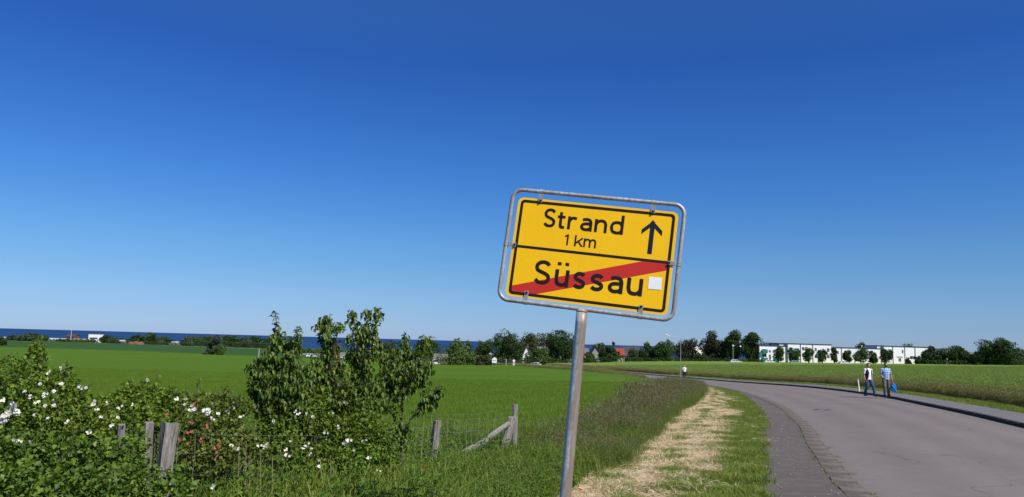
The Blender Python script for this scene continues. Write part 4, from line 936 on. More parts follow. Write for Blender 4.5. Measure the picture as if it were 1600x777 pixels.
# ------------------------------------------------------------------ distant trees
tree_cache = {}
def crown_mesh(kind, w_, h, seed, q, n, form):
    """crown in local coords, base z=0..h, width w_"""
    r = np.random.default_rng(seed); nb = {'round': 20, 'ball': 12, 'spread': 24, 'cone': 14, 'bush': 16, 'tall': 20}[form]; bl = []
    for k in range(nb):
        for _ in range(40):
            t = r.random(); a = r.uniform(0, 6.28)
            if form == 'cone': prof = 1.05-t
            elif form == 'bush': prof = math.sqrt(max(0, 1-t*t))
            elif form == 'tall': prof = math.sin(math.pi*min(1, (t*.85+.12)))**.5
            else: prof = math.sqrt(max(0, 1-(2*t-1)**2))
            rad = math.sqrt(r.random())*prof*.5*w_*.80
            if r.random() < prof: break
        br = (.17+.13*r.random())*min(w_, h)*(.55 if form == 'cone' else 1)*(1 if form != 'ball' else 1.1)
        z = br*.7+t*(h-br*1.5)
        bl.append((rad*math.cos(a), rad*math.sin(a)*.9, z, br))
    pr = np.array([b_[3]**2 for b_ in bl]); cnt = (1.5*n*pr/pr.sum()).astype(int); Pp, Dd = [], []
    for (x, y, z, br), c in zip(bl, cnt):
        d = unit(r.normal(size=(c, 3))); k = unit(r.normal(size=(7, 3))); lump = np.max(d@k.T, axis=1)
        Pp.append(np.array([x, y, z]) + d*(br*(.62+.5*lump**4)*(1-.35*r.random(c)**2))[:, None]); Dd.append(d)
    p = np.vstack(Pp); d = np.vstack(Dd); m_ = len(p); L = q*(.6+.8*r.random(m_))
    lo, hi = np.percentile(p, 1.0, axis=0), np.percentile(p, 99.0, axis=0)     # fit the crown to its measured size
    p[:, 0] = (p[:, 0]-(lo[0]+hi[0])/2)*w_*.97/(hi[0]-lo[0]); p[:, 1] = (p[:, 1]-(lo[1]+hi[1])/2)*w_*.9/(hi[1]-lo[1]); p[:, 2] = (p[:, 2]-lo[2])*(h-q*.25)/(hi[2]-lo[2])
    keep = (p[:, 2] > 0); p, d, L = p[keep], d[keep], L[keep]; m_ = len(p)
    dd = unit(r.normal(size=(m_, 3))); nn_ = unit(d*.9 + r.normal(size=(m_, 3))*.7 + [0, 0, .35])
    v, f = leaf_arrays(p, dd, nn_, L, L*.42, .15, .1)
    tint = np.clip(.5+r.normal(size=m_)*.22, 0, 1)
    return np_mesh('crown', v, f, TR[kind], attrs={'tint': np.repeat(tint, 2)})
def trunk_mb(h, r_, w_, seed, limbs=5):
    r = np.random.default_rng(seed); b = MB(); b.tube([(0, 0, -.3), (r.normal()*.1, r.normal()*.1, h*.5), (0, 0, h)], [r_*1.3, r_, r_*.55], n=7)
    for k in range(limbs):
        a = k*6.28/limbs + r.random(); z = h*(.45+.4*r.random()); b.tube([(0, 0, z), (math.cos(a)*w_*.18, math.sin(a)*w_*.18, z+h*.25), (math.cos(a)*w_*.3, math.sin(a)*w_*.3, z+h*.5)], [r_*.5, r_*.35, r_*.15], n=5)
    return b
def tree(px0, px1, top, dep, kind, form, label, group=None, clear=.18, n=3600, q=None, cat='tree', name='tree', seed=None):
    seed = seed if seed is not None else int(px0*7+top*3); pc = (px0+px1)/2; x, y = P(pc, 560, dep)[:2]; g = Hs(x, y); zt = P(pc, top, dep)[2]
    wd = (px1-px0)*dep/FPX; h = zt-g; c0 = h*clear if form not in ('bush',) else 0.0
    root = empty(name, (x, y, g)); tag(root, label, cat, group)
    o = link('crown', crown_mesh(kind, wd, h-c0, seed, q or max(.30, dep*.0016), n, form), root, (0, 0, c0)); o['kind'] = 'stuff'
    trunk_mb(c0+(h-c0)*.5, .035*h**.8+.05, wd, seed, 4 if form != 'cone' else 0).build('trunk', M['bark'], root)
    return root
T_ = tree
# behind the wheat, either side of the sign post
T_(686,750,535,262,'light','bush','broad pale green willow bush at the far edge of the wheat, left of the signboard', n=5200, q=.40)
T_(744,771,533,300,'mid','round','mid green tree between the broad pale willow bush and the big dark tree', n=3000, clear=.1)
T_(768,816,521,290,'dark','round','big dark tree left of the two steep grey roofs', n=6000, clear=.08)
T_(808,846,522,330,'olive','round','olive green tree behind the steep grey roof', n=4200, clear=.1)
T_(834,874,522,340,'olive','round','olive green tree between the grey roofs and the darkest tree', n=4200, clear=.1)
T_(855,902,518,285,'dark','round','darkest tall tree just left of the sign post', n=6500, clear=.06)
T_(820,862,545,275,'mid','bush','green bushes in front of the steep grey roofs', n=3600, cat='bush', name='bush')
T_(743,770,556,258,'olive','bush','reddish low bush beside the white information board', n=2200, cat='bush', name='bush')
T_(907,930,552,272,'mid','bush','bush directly right of the sign post below the grey gable', n=2000, cat='bush', name='bush')
T_(925,946,537,320,'grey','round','rounded tree top behind the grey gable house', n=2500)
T_(937,966,542,280,'dark','round','dark tree left of the red-tiled roof', n=3400, clear=.08)
T_(954,964,535,300,'spruce','cone','pointed conifer rising just left of the red-tiled roof', n=2600, clear=.05, q=.28)
T_(978,1000,546,285,'grey','bush','grey-green bush right of the red-tiled roof', n=2200, cat='bush', name='bush')
T_(999,1025,537,285,'dark','round','round dark tree beside the white shed', n=3200, clear=.08)
T_(1023,1054,534,280,'mid','round','round fresh green tree left of the street lamp', n=4200, clear=.08)
T_(1053,1088,531,285,'brown','round','purple-brown tree right behind the street lamp', n=4600, clear=.08)
T_(1084,1104,553,275,'dark','bush','dark bush below the pale gable roof', n=1800, cat='bush', name='bush')
T_(1095,1133,520,280,'brown','round','tall brownish tree right of the pale gable roof', n=5600, clear=.05)
T_(1124,1144,535,300,'grey','round','lower grey-green tree between the two tall groups', n=2600, clear=.05)
T_(1134,1163,518,275,'dark','round','tall slender dark tree behind the globe lamps', n=4600, clear=.05)
T_(1154,1190,521,272,'dark','round','wide dark tree against the left end of the white flats', n=5600, clear=.05)
# clipped round street trees before the white flats
for k, (a, c, t, kd, lb) in enumerate(((1209,1224,542,'mid','below the rooftop solar panels'), (1233,1250,545,'mid','in front of the dark downpipe corner'), (1255,1271,544,'light','with a yellowish crown, second of the tall white block'),
        (1278,1291,547,'mid','at the last teal awning'), (1298,1309,544,'olive','tall and narrow, at the right end of the tall white block'), (1318,1330,548,'dark','first in front of the low white block'),
        (1334,1357,545,'mid','widest of the row, before the middle of the low block'), (1359,1371,549,'olive','narrow reddish-green one of the low block'), (1376,1393,546,'dark','where the low block meets the right block'))):
    T_(a, c, t, 262, kd, 'ball', 'clipped street tree ' + lb, 'clipped street trees in front of the white flats', clear=.20, n=1700, q=.36)
for k, (a, c, t, lb) in enumerate(((1415,1423,560,'beside the first ground-floor window'), (1430,1441,557,'below the wide dark window'))): T_(a, c, t, 262, 'dark', 'bush', 'small dark shrub ' + lb + ' of the right white block', 'shrubs at the right white block', n=900, cat='bush', name='bush')
T_(1440,1454,549,262,'dark','round','dark tree covering the right corner of the right white block', n=2400, clear=.03)
T_(1450,1463,542,266,'spruce','tall','grey-green upright tree right after the white flats', n=2400, clear=.03)
T_(1460,1476,549,264,'light','round','lighter green tree between the upright tree and the dark spreading one', n=2200, clear=.03)
T_(1475,1511,542,262,'dark','round','dark spreading tree before the long brown-roofed house', n=4600, clear=.02)
T_(1518,1542,551,258,'light','bush','pale green bush left of the biggest tree on the right', n=2600, cat='bush', name='bush')
T_(1530,1584,531,256,'dark','spread','biggest tree on the right, broad and dark', n=7500, clear=.04)
T_(1578,1625,549,262,'grey','bush','grey-green bushes at the right edge of the view', n=3200, cat='bush', name='bush')
T_(1620,1680,535,262,'dark','round','dark tree beyond the right edge', n=3000)
T_(1338,1353,536,320,'dark','round','tree top showing above the roof of the low white block', n=900, clear=.3)
T_(1410,1428,538,320,'dark','round','tree top showing above the roof of the right white block', n=900, clear=.3)
# hedge lines
def hedge(px0, px1, top, dep, kind, label):
    a = P(px0, 560, dep); c = P(px1, 560, dep); g = Hs((a[0]+c[0])/2, dep); zt = P((px0+px1)/2, top, dep)[2]; L = c[0]-a[0]; h = zt-g
    n = int(L*h*28); p = np.c_[rng.uniform(-L/2, L/2, n), rng.uniform(-.7, .7, n), h*rng.random(n)**.7]; p[:, 2] *= 1-.15*np.abs(np.sin(p[:, 0]*.9))*rng.random(n); p[:, 2] += .08*h*np.sin(p[:, 0]*.35)
    root = empty('hedge', ((a[0]+c[0])/2, dep, g)); tag(root, label, 'hedge'); Lf = np.full(n, .42)*(.6+.7*rng.random(n))
    o = link('foliage', leaf_mesh('foliage', TR[kind], p, rdir(n), rng.normal(size=(n, 3))+[0, -.5, .8], Lf, Lf*.42), root); o['kind'] = 'stuff'
hedge(902, 955, 559, 266, 'dark', 'low dark hedge right of the sign post in front of the gable house')
hedge(955, 1100, 559, 270, 'dark', 'long dark hedge at the far edge of the rapeseed below the houses')
hedge(1100, 1192, 560, 268, 'dark', 'dark hedge under the tall trees left of the white flats')
hedge(1455, 1545, 563, 258, 'dark', 'dark hedge right of the white flats')
hedge(1545, 1680, 562, 254, 'mid', 'low hedge at the right edge below the broad dark tree')
hedge(862, 905, 561, 272, 'dark', 'dark hedge under the darkest tree left of the sign post')
hedge(775, 862, 562, 276, 'dark', 'dark hedge behind the round traffic sign and the car')
for a_, c_, t_, d_, k_, l_ in ((-80, 62, 528, 640, 'dark', 'far coastal hedge left of the white caravan rows'), (150, 262, 528.5, 645, 'dark', 'far coastal hedge behind the tallest coastal trees'), (285, 470, 528, 640, 'grey', 'far coastal hedge right of the short caravan rows'),
        (62, 150, 531.5, 560, 'grey', 'low scrub under the white caravan rows')): hedge(a_, c_, t_, d_, k_, l_)
# spruce with a yellow-green bush at the edge of the wheat
T_(321,346,528,262,'spruce','cone','grey spruce standing alone at the edge of the wheat on the left', n=3400, q=.36, clear=.02)
T_(335,352,539,261,'light','bush','yellow-green bush leaning against the grey spruce', n=1800, q=.34, cat='bush', name='bush')
T_(-8,8,527,300,'dark','bush','dark bush at the left edge of the picture behind the rose bush', n=1800)
# coastal trees and thickets on the left, in front of the sea
coast = [(-60,-20,522,'dark'),(12,38,524,'grey'),(30,58,521,'grey'),(56,70,524,'mid'),(88,118,530,'mid'),(112,148,531,'mid'),(156,172,525,'dark'),(168,182,528,'grey'),(198,216,525,'dark'),(212,226,524,'grey'),(226,242,521,'dark'),(240,252,528,'mid'),
         (248,264,527,'dark'),(280,300,526,'grey'),(296,318,527,'mid'),(314,334,526,'mid'),(330,344,525,'grey'),(342,362,525,'mid'),(358,372,526,'dark'),(370,392,527,'grey'),(388,410,526,'dark'),(408,430,528,'grey'),(428,440,528,'mid')]
near = {0:'beyond the left edge',1:'left of the pale caravan rows',2:'left of the white rows, widest of that clump',3:'where the white caravan rows begin',4:'low, in front of the first white row',5:'low, in front of the long white row',6:'just right of the white box building',
        7:'between the two white caravan rows',8:'left of the tallest coastal tree',9:'in the gap left of the tallest coastal tree',10:'tallest of the coastal clump',11:'low, right of the tallest one',12:'left of the short white row by the sea',13:'right of the short white row by the sea',
        14:'second right of the short white row',15:'behind the spruce, left side',16:'directly behind the spruce top',17:'behind the spruce, right side',18:'short dark one right of the spruce',19:'grey-green, nearing the young cherry trees',20:'dark, just left of the young cherry trees',21:'seen through the leftmost cherry tree',22:'last one, behind the leftmost cherry tree'}
for k, (a, c, t, kd) in enumerate(coast):
    T_(a, c, t, 560+18*math.sin(k*2.3), kd, 'bush' if k % 3 else 'round', 'distant coastal thicket tree ' + near[k], 'trees and thickets along the coast', clear=.02, n=1500, q=1.0)
hedge(-120, 60, 531, 540, 'dark', 'dark distant hedge left of the caravan site')
hedge(60, 165, 534.3, 535, 'mid', 'distant hedge in front of the long white caravan rows')
hedge(165, 300, 534, 535, 'grey', 'distant hedge under the tallest coastal trees')
hedge(300, 460, 534.5, 530, 'grey', 'distant hedge line right of the spruce')
hedge(440, 700, 546, 330, 'mid', 'hedge behind the parked cars, seen through the young trees')
for k, (a, c, t, lb) in enumerate(((585,625,533,'behind the white seaside house'), (655,690,530,'through the rightmost young cherry tree'), (500,520,552,'between the parked cars, low and round'), (420,470,534,'through the leftmost young cherry tree'), (698,722,531,'above the pale willow bush'), (722,748,536,'behind the right half of the pale willow bush'))):
    T_(a, c, t, 345, ('grey', 'mid', 'mid', 'grey', 'mid', 'mid')[k], 'bush', 'green tree seen ' + lb, None, clear=.05, n=1800, q=.6)
a = P(213, 538, 470); b = MB(); r = np.random.default_rng(3)
for k in range(9): b.ball((r.uniform(-3.6, 3.6), r.uniform(-1, 1), .2), (r.uniform(1.3, 2.4), 1.5, r.uniform(1.1, 2.3)), 9, 6)
o = b.build('earth_mound', M['earth'], smooth=True); o.location = (a[0], 470, Hs(a[0], 470)); tag(o, 'reddish brown heap of earth in the far crops on the left', 'earth heap')

# ------------------------------------------------------------------ buildings
def wall_holes(b, w_, h, holes, y, depth):
    """front wall in XZ at y with recessed openings"""
    xs = sorted({0, w_} | {q for a in holes for q in (a[0], a[2])}); zs = sorted({0, h} | {q for a in holes for q in (a[1], a[3])})
    for i in range(len(xs)-1):
        for j in range(len(zs)-1):
            cx, cz = (xs[i]+xs[i+1])/2, (zs[j]+zs[j+1])/2
            if any(a[0] < cx < a[2] and a[1] < cz < a[3] for a in holes): continue
            b.add([(xs[i], y, zs[j]), (xs[i+1], y, zs[j]), (xs[i+1], y, zs[j+1]), (xs[i], y, zs[j+1])], [(0, 1, 2, 3)])
    for x0, z0, x1, z1 in holes:
        b.add([(x0, y, z0), (x1, y, z0), (x1, y, z1), (x0, y, z1), (x0, y+depth, z0), (x1, y+depth, z0), (x1, y+depth, z1), (x0, y+depth, z1)], [(0, 4, 5, 1), (1, 5, 6, 2), (2, 6, 7, 3), (3, 7, 4, 0), (4, 7, 6, 5)])
def window(root, x0, z0, x1, z1, y, mat=None, mull=1):
    b = MB(); t = .09; yy = y
    for cx, cz, sx, sz in (((x0+x1)/2, z0+t/2, x1-x0, t), ((x0+x1)/2, z1-t/2, x1-x0, t), (x0+t/2, (z0+z1)/2, t, z1-z0-2*t), (x1-t/2, (z0+z1)/2, t, z1-z0-2*t)): b.box((cx, yy, cz), (sx, .08, sz))
    for k in range(mull): b.box((x0+(x1-x0)*(k+1)/(mull+1), yy, (z0+z1)/2), (t*.8, .06, z1-z0-2*t))
    f = b.build('window', M['wframe'], root)
    b = MB(); b.box(((x0+x1)/2, yy+.03, (z0+z1)/2), (x1-x0-2*t, .02, z1-z0-2*t)); b.build('pane', mat or M['glass'], f)
def flat_block(px0, px1, top0, dep, label, wins, awn=(), extra=None, top1=None, rz=0.0, wallmat='whitewall', deep=11.0, dips=(), doors=()):
    """flat-roofed white block; wins/awn in fractions (x0,z0,x1,z1) of width/height"""
    x0 = P(px0, 560, dep)[0]; x1 = P(px1, 560, dep)[0]; g = Hs((x0+x1)/2, dep)-.3; h = P((px0+px1)/2, (top0+(top1 or top0))/2, dep)[2]-g; W = x1-x0
    root = empty('apartment_block', (x0, dep, g), rz); tag(root, label, 'building')
    hl = [(a*W, c*h, e*W, f*h) for a, c, e, f in wins] + [(a*W, .3, e*W, f*h) for a, e, f in doors]; b = MB(); wall_holes(b, W, h, hl, 0, .25)
    b.add([(0, 0, 0), (0, deep, 0), (0, deep, h), (0, 0, h)], [(3, 2, 1, 0)]); b.add([(W, 0, 0), (W, deep, 0), (W, deep, h), (W, 0, h)], [(0, 1, 2, 3)]); b.add([(0, deep, 0), (W, deep, 0), (W, deep, h), (0, deep, h)], [(3, 2, 1, 0)])
    b.build('wall', M[wallmat], root)
    b = MB(); b.box((W/2, deep/2, h+.12), (W+.3, deep+.3, .24)); b.build('roof', M['roofdark'], root)
    for q in hl: window(root, *q, .18, mull=1 if q[2]-q[0] < 2.5 else 2)
    for a, c, e, f in awn:
        b = MB(); b.box(((a+e)/2*W, -.55, (c+f)/2*h), ((e-a)*W, 1.05, (f-c)*h), bev=.03); b.build('balcony_screen', M['teal'], root)
    for q in dips: b = MB(); b.tube([(q*W, -.08, 0), (q*W, -.08, h)], .10, n=6); b.build('downpipe', M['roofdark'], root)
    return root, W, h
r1, W, h = flat_block(1187, 1229, 541, 268, 'low left end of the white flats, with teal balcony screens and solar panels above', [(.10,.40,.26,.57),(.10,.66,.26,.83),(.34,.22,.42,.55),(.34,.64,.42,.78),(.60,.40,.72,.55),(.80,.62,.90,.78),(.80,.25,.90,.42)], [(.07,.62,.27,.80),(.07,.22,.27,.38),(.52,.2,.68,.36)])
b = MB()
x0 = P(1194, 540, 278)[0]; sp = empty('solar_panels', (x0, 279, P(1194, 541.5, 278)[2])); tag(sp, 'dark blue solar panels propped up on the left flats', 'solar panels')
wd = P(1216, 540, 278)[0]-x0
for k in range(6):
    b = MB(); b.box((wd*(k+.5)/6, 0, .75), (wd/6-.06, .05, 1.5), M=Matrix.Rotation(R_(-22), 3, 'X')); b.build('panel', M['solar'], sp)
b = MB()
for k in range(7): b.tube([(wd*k/6, .5, -.9), (wd*k/6, .5, .9)], .05, n=5)
b.build('support', M['dark'], sp)
flat_block(1218, 1230.3, 538, 269.5, 'set-back white upper storey between the solar panels and tall white block', [(.2,.75,.5,.85)])
flat_block(1230.5, 1299, 538.8, 267.5, 'tall white block of flats with four green awnings and a dark corner downpipe', [(.04,.70,.11,.84),(.16,.44,.27,.58),(.33,.70,.39,.86),(.33,.40,.39,.52),(.43,.44,.55,.60),(.62,.68,.67,.84),(.62,.38,.67,.50),(.71,.40,.84,.54),(.90,.66,.96,.84),(.90,.36,.96,.52),(.16,.70,.27,.80)],
           [(.14,.60,.28,.72),(.42,.60,.56,.72),(.70,.58,.85,.74)], dips=(.005, .30, .58), top1=538)
flat_block(1299.5, 1381, 544.5, 268, 'long lower white block of flats behind five clipped trees', [(.06,.45,.11,.62),(.20,.42,.25,.56),(.30,.2,.36,.4),(.46,.62,.52,.78),(.62,.40,.68,.58),(.80,.60,.86,.76),(.90,.42,.95,.58)], dips=(.19, .60, .95))
flat_block(1381.5, 1451, 542.3, 268, 'right white block of flats with the wide dark window', [(.13,.66,.18,.84),(.28,.44,.42,.50),(.32,.24,.38,.42),(.40,.66,.44,.84),(.58,.38,.72,.54),(.84,.58,.88,.66),(.76,.42,.80,.52),(.12,.30,.18,.46)], dips=(.20, .47, .70))
flat_block(1371, 1382, 541, 269.6, 'small white roof cabin between the low block and the right block', [])
sp = empty('solar_panels', (P(1344, 540, 279)[0], 280, P(1344, 544, 279)[2])); tag(sp, 'dark solar panels on the low white block beside the tree top', 'solar panels')
for k in range(6): b = MB(); b.box((1.35*(k+1.2), 0, .45), (1.3, .05, 1.1), M=Matrix.Rotation(R_(-25), 3, 'X')); b.build('panel', M['solar'], sp)

def house(px0, px1, ridge, eave, dep, label, roof, wall, gable=True, rz=0.0, wins=((.3,.5,.45,.75),), deep=9.0, chim=True, dormer=False):
    """gabled house; gable=True shows the gable end to the viewer"""
    xa = P(px0, 560, dep)[0]; xb = P(px1, 560, dep)[0]; xc = (xa+xb)/2; g = Hs(xc, dep)-.2; zr = P((px0+px1)/2, ridge, dep)[2]-g; ze = P((px0+px1)/2, eave, dep)[2]-g; W = xb-xa
    root = empty('house', (xc, dep, g), rz); tag(root, label, 'house'); b = MB(); L = deep
    hl = [((a-.5)*W+W/2, c*ze, (e-.5)*W+W/2, f*ze) for a, c, e, f in wins]; bb = MB(); wall_holes(bb, W, ze, hl, 0, .22); b.add([(x-W/2, y, z) for x, y, z in bb.v], bb.f)
    b.add([(-W/2, 0, 0), (-W/2, L, 0), (-W/2, L, ze), (-W/2, 0, ze)], [(3, 2, 1, 0)]); b.add([(W/2, 0, 0), (W/2, L, 0), (W/2, L, ze), (W/2, 0, ze)], [(0, 1, 2, 3)]); b.add([(-W/2, L, 0), (W/2, L, 0), (W/2, L, ze), (-W/2, L, ze)], [(3, 2, 1, 0)])
    if gable: b.add([(-W/2, 0, ze), (W/2, 0, ze), (0, 0, zr-.15)], [(0, 1, 2)]); b.add([(-W/2, L, ze), (W/2, L, ze), (0, L, zr-.15)], [(2, 1, 0)])
    else: b.add([(-W/2, 0, ze), (-W/2, L, ze), (-W/2, L/2, zr-.15)], [(0, 1, 2)]); b.add([(W/2, 0, ze), (W/2, L, ze), (W/2, L/2, zr-.15)], [(2, 1, 0)])
    b.build('wall', M[wall], root); b = MB(); t = .22
    if gable:
        for s in (-1, 1): b.add([(0, -.4, zr), (s*(W/2+.4), -.4, ze-.25), (s*(W/2+.4), L+.4, ze-.25), (0, L+.4, zr), (0, -.4, zr+t), (s*(W/2+.45), -.4, ze-.25+t), (s*(W/2+.45), L+.4, ze-.25+t), (0, L+.4, zr+t)], [(0, 1, 2, 3), (7, 6, 5, 4), (0, 4, 5, 1), (1, 5, 6, 2), (2, 6, 7, 3)])
    else:
        for s in (-1, 1):
            y0, y1 = L/2, L/2+s*(L/2+.4)
            b.add([(-W/2-.3, y0, zr), (-W/2-.3, y1, ze-.2), (W/2+.3, y1, ze-.2), (W/2+.3, y0, zr), (-W/2-.3, y0, zr+t), (-W/2-.3, y1, ze-.2+t), (W/2+.3, y1, ze-.2+t), (W/2+.3, y0, zr+t)], [(0, 1, 2, 3), (7, 6, 5, 4), (0, 4, 5, 1), (1, 5, 6, 2), (2, 6, 7, 3)])
    rf = b.build('roof', M[roof], root)
    if chim: b = MB(); b.box((W*.12 if gable else W*.2, L*.5 if not gable else L*.3, zr+.15), (.6, .6, 1.3)); b.build('chimney', M['brick'], rf)
    for x0, z0, x1, z1 in hl: window(root, x0-W/2, z0, x1-W/2, z1, .16)
    if dormer: b = MB(); b.box((0, 1.2, (zr*.62+ze*.38)), (W*.22, 1.6, 1.2)); d_ = b.build('dormer', M['whitewall'], root)
    return root
house(817, 829, 541, 556, 300, 'steep grey-roofed house between the big dark tree and the olive trees', 'roofgrey', 'whitewall', True, deep=8)
house(841, 856, 543, 553, 310, 'grey-roofed house half hidden left of the darkest tree', 'roofgrey', 'greywall', False)
house(884, 898, 549, 558, 290, 'dark house under the darkest tree just left of the sign post', 'roofdark', 'whitewall', False, wins=((.1,.4,.4,.8), (.6,.4,.85,.8)))
house(907, 920, 545, 552, 300, 'grey-roofed house with a white wall right beside the sign post', 'roofgrey', 'whitewall', False, wins=((.2,.4,.4,.8),))
house(921, 941, 542, 557, 288, 'grey gable house with a small white window, right of the sign post', 'roofdark', 'greywall', True, wins=((.4,.45,.6,.75),), dormer=True)
house(965, 976, 545, 555, 290, 'house with the bright red-tiled roof', 'roofred', 'cream', False, deep=10)
house(976, 1001, 543, 557, 305, 'dark-roofed house right of the red-tiled one', 'roofdark', 'brick', False, wins=((.2,.4,.35,.8), (.6,.4,.75,.8)))
house(998, 1010, 548, 556, 296, 'small dark-roofed house behind the white shed', 'roofdark', 'brick', True)
house(1086, 1104, 544, 556, 295, 'house with the pale cream gable roof between the brown trees', 'cream', 'whitewall', False, chim=False)
house(1116, 1130, 549, 558, 300, 'bluish grey house low between the tall trees', 'roofdark', 'greywall', False)
house(578, 594, 530, 538, 420, 'white seaside house with a red roof on the horizon, seen between the cherry trees', 'roofred', 'whitewall', True, wins=((.2,.4,.35,.7), (.6,.4,.75,.7)))
house(756, 768, 541, 549, 300, 'white-fronted house half hidden left of the big dark tree', 'roofgrey', 'whitewall', True)
house(745, 757, 556.5, 559.5, 270, 'small pavilion with a dull red roof above the reddish bush', 'roofred', 'brick', False, chim=False, deep=3)
house(460, 500, 553, 559, 322, 'long grey-roofed shed behind the parked cars, seen through the left cherry trees', 'roofgrey', 'greywall', False, chim=False, deep=6)
house(530, 560, 552, 559, 322, 'grey-roofed shed seen between the second and third cherry trees', 'roofgrey', 'greywall', False, chim=False, deep=6)
house(678, 700, 554, 561, 292, 'low grey shed with a pale post, left of the pale willow bush', 'roofgrey', 'greywall', False, chim=False, deep=5)
r_, W, h = flat_block(1478, 1506, 546.5, 275, 'long flat-roofed house with a white end wall behind the dark spreading tree', [(.2,.5,.35,.8), (.5,.5,.7,.8)], wallmat='cream')
house(1505, 1530, 551, 556, 285, 'low terrace with a reddish band right of the white end wall', 'roofgrey', 'brick', False, chim=False, wins=((.1,.3,.3,.7), (.5,.3,.7,.7)))
house(1582, 1615, 547, 556, 285, 'house with dark blue-black roofs at the right edge', 'roofdark', 'greywall', False)
r_, W, h = flat_block(135, 151, 522.2, 640, 'white box-shaped building above the caravan site by the sea', [(.1,.4,.9,.6)], deep=8)
house(99, 113, 522.5, 526, 640, 'dark-roofed beach house with a mast beside it, left of the white box building', 'roofdark', 'brick', False, chim=False)

# ------------------------------------------------------------------ caravans, cars, boards, lamps
def caravan_mesh():
    me = {}
    b = MB(); prof = [(-2.9, .45), (2.6, .45), (2.95, .9), (2.8, 2.2), (2.4, 2.6), (-2.6, 2.6), (-2.95, 2.1), (-3.0, .9)]; b.prism(prof, -1.1, 1.1); me['body'] = b.mesh('body', M['carwhite'])
    b = MB()
    for x in (-1.8, .2, 1.9): b.box((x, -1.12, 1.7), (1.0, .05, .55))
    me['window'] = b.mesh('window', M['glass']); b = MB(); b.tube([(.0, -1.12, .36), (.0, -.9, .36)], .34, n=12); b.tube([(.0, 1.12, .36), (.0, .9, .36)], .34, n=12); me['wheel'] = b.mesh('wheel', M['tyre']); return me
cvm = caravan_mesh()
def caravan(px, dep, rz, label):
    x = P(px, 530, dep)[0]; t = empty('caravan', (x, dep, Hs(x, dep)), rz); tag(t, label, 'caravan', 'caravans on the site by the sea')
    for k, me in cvm.items(): link(k, me, t)
cv = [(6,'leftmost pale caravan by the sea, under the left edge thicket'),(31,'pale caravan between the two left thickets'),(68,'first caravan of the long white row'),(75,'second caravan of the long white row'),(82,'caravan of the long white row, third from its left end'),(89,'caravan near the right end of the first white row'),
      (101,'caravan just below the beach house with the mast'),(122,'caravan of the right white row, left of the white box building'),(129,'caravan of the right white row, left below the white box building'),(137,'caravan right below the left half of the white box building'),(145,'caravan right below the right half of the white box building'),(153,'last caravan of the right white row, beside a dark tree'),
      (181,'caravan in the short row right of the dark tree'),(188,'middle caravan of the short white row'),(196,'last caravan of the short white row before the tall clump'),(263,'caravan at the left of the two by the coastal gap'),(271,'caravan at the right of the two by the coastal gap'),(277,'low pale caravan next to the thicket right of the gap')]
for k, (px, lb) in enumerate(cv): caravan(px, 590+10*math.sin(k*1.9), .12*math.sin(k*3.1), lb)
b = MB(); b.tube([(0, 0, 0), (0, 0, 12)], [.16, .08], n=6); x = P(111, 525, 600)[0]; o = b.build('mast', M['white']); o.location = (x, 600, P(111, 527, 600)[2]-6); tag(o, 'thin white mast standing against the sea above the caravans', 'mast')
def car(px, dep, rz, mat, label, van=False, h0=None):
    x = P(px, 560, dep)[0]; t = empty('car', (x, dep, Hs(x, dep)+.05), rz); tag(t, label, 'car')
    b = MB(); tp = 1.9 if van else .93
    prof = [(-2.1, .35), (2.1, .35), (2.15, .62), (1.95, .86), (.95, .93), (-1.9, .98), (-2.15, .8)]; hw = .85
    b.prism(prof, -hw, hw); ro = [(1.0, .93), (.25, 1.42 if not van else 1.85), (-1.35, 1.45 if not van else 1.95), (-1.95, .98)]
    vs = [(x_, -hw*.97 if z < 1.2 else -hw*.76, z) for x_, z in ro] + [(x_, hw*.97 if z < 1.2 else hw*.76, z) for x_, z in ro]
    b.add(vs, [(0, 1, 2, 3), (7, 6, 5, 4), (0, 4, 5, 1), (1, 5, 6, 2), (2, 6, 7, 3)]); b.build('body', mat, t)
    for s in (-1, 1):
        zt = 1.36 if not van else 1.78
        for xa, xb, xc, xd in ((.78, .22, -.40, -.42), (-.5, -.52, -1.30, -1.68)):
            b = MB(); yb = s*(hw*.97*.96); yt = s*hw*.79; b.add([(xa, yb+s*.03, 1.0), (xd, yb+s*.03, 1.0), (xc, yt+s*.03, zt), (xb, yt+s*.03, zt)], [(0, 1, 2, 3) if s < 0 else (3, 2, 1, 0)]); b.build('window', M['glass'], t)
        for xw in (-1.32, 1.32):
            b = MB(); b.tube([(xw, s*.70, .31), (xw, s*.88, .31)], .31, n=14); wl = b.build('wheel', M['tyre'], t); b = MB(); b.tube([(xw, s*.87, .31), (xw, s*.895, .31)], .19, n=10); b.build('rim', M['galv'], wl)
    b = MB(); b.add([(.99, -.78, .97), (.99, .78, .97), (.30, .62, 1.38), (.30, -.62, 1.38)], [(0, 1, 2, 3)]); b.add([(-1.97, -.78, 1.02), (-1.97, .78, 1.02), (-1.40, .62, 1.40), (-1.40, -.62, 1.40)], [(3, 2, 1, 0)]); b.build('windscreen', M['glass'], t)
    return t
car(835, 243, R_(150), M['carwhite'], 'light silver car driving away between the wheat and the rapeseed')
car(487, 300, R_(8), M['carwhite'], 'white car parked before the shed, seen through the leftmost cherry tree')
car(540, 296, R_(-4), M['carwhite'], 'white car parked between the second and third cherry tree')
car(683, 268, R_(12), M['carwhite'], 'white van-like car at the low shed left of the pale willow bush', True)
car(893, 278, R_(20), plain('blue_car', (.05, .10, .22), .3, .5), 'blue car parked in the shade under the darkest tree')
car(1203, 262, R_(3), M['carwhite'], 'white car parked below the teal balconies of the flats')
car(1244, 260, R_(-3), plain('green_car', (.20, .34, .32), .3, .5), 'pale green car parked in front of the tall white block')
car(1320, 261, R_(3), M['carwhite'], 'white car parked in front of the low white block')
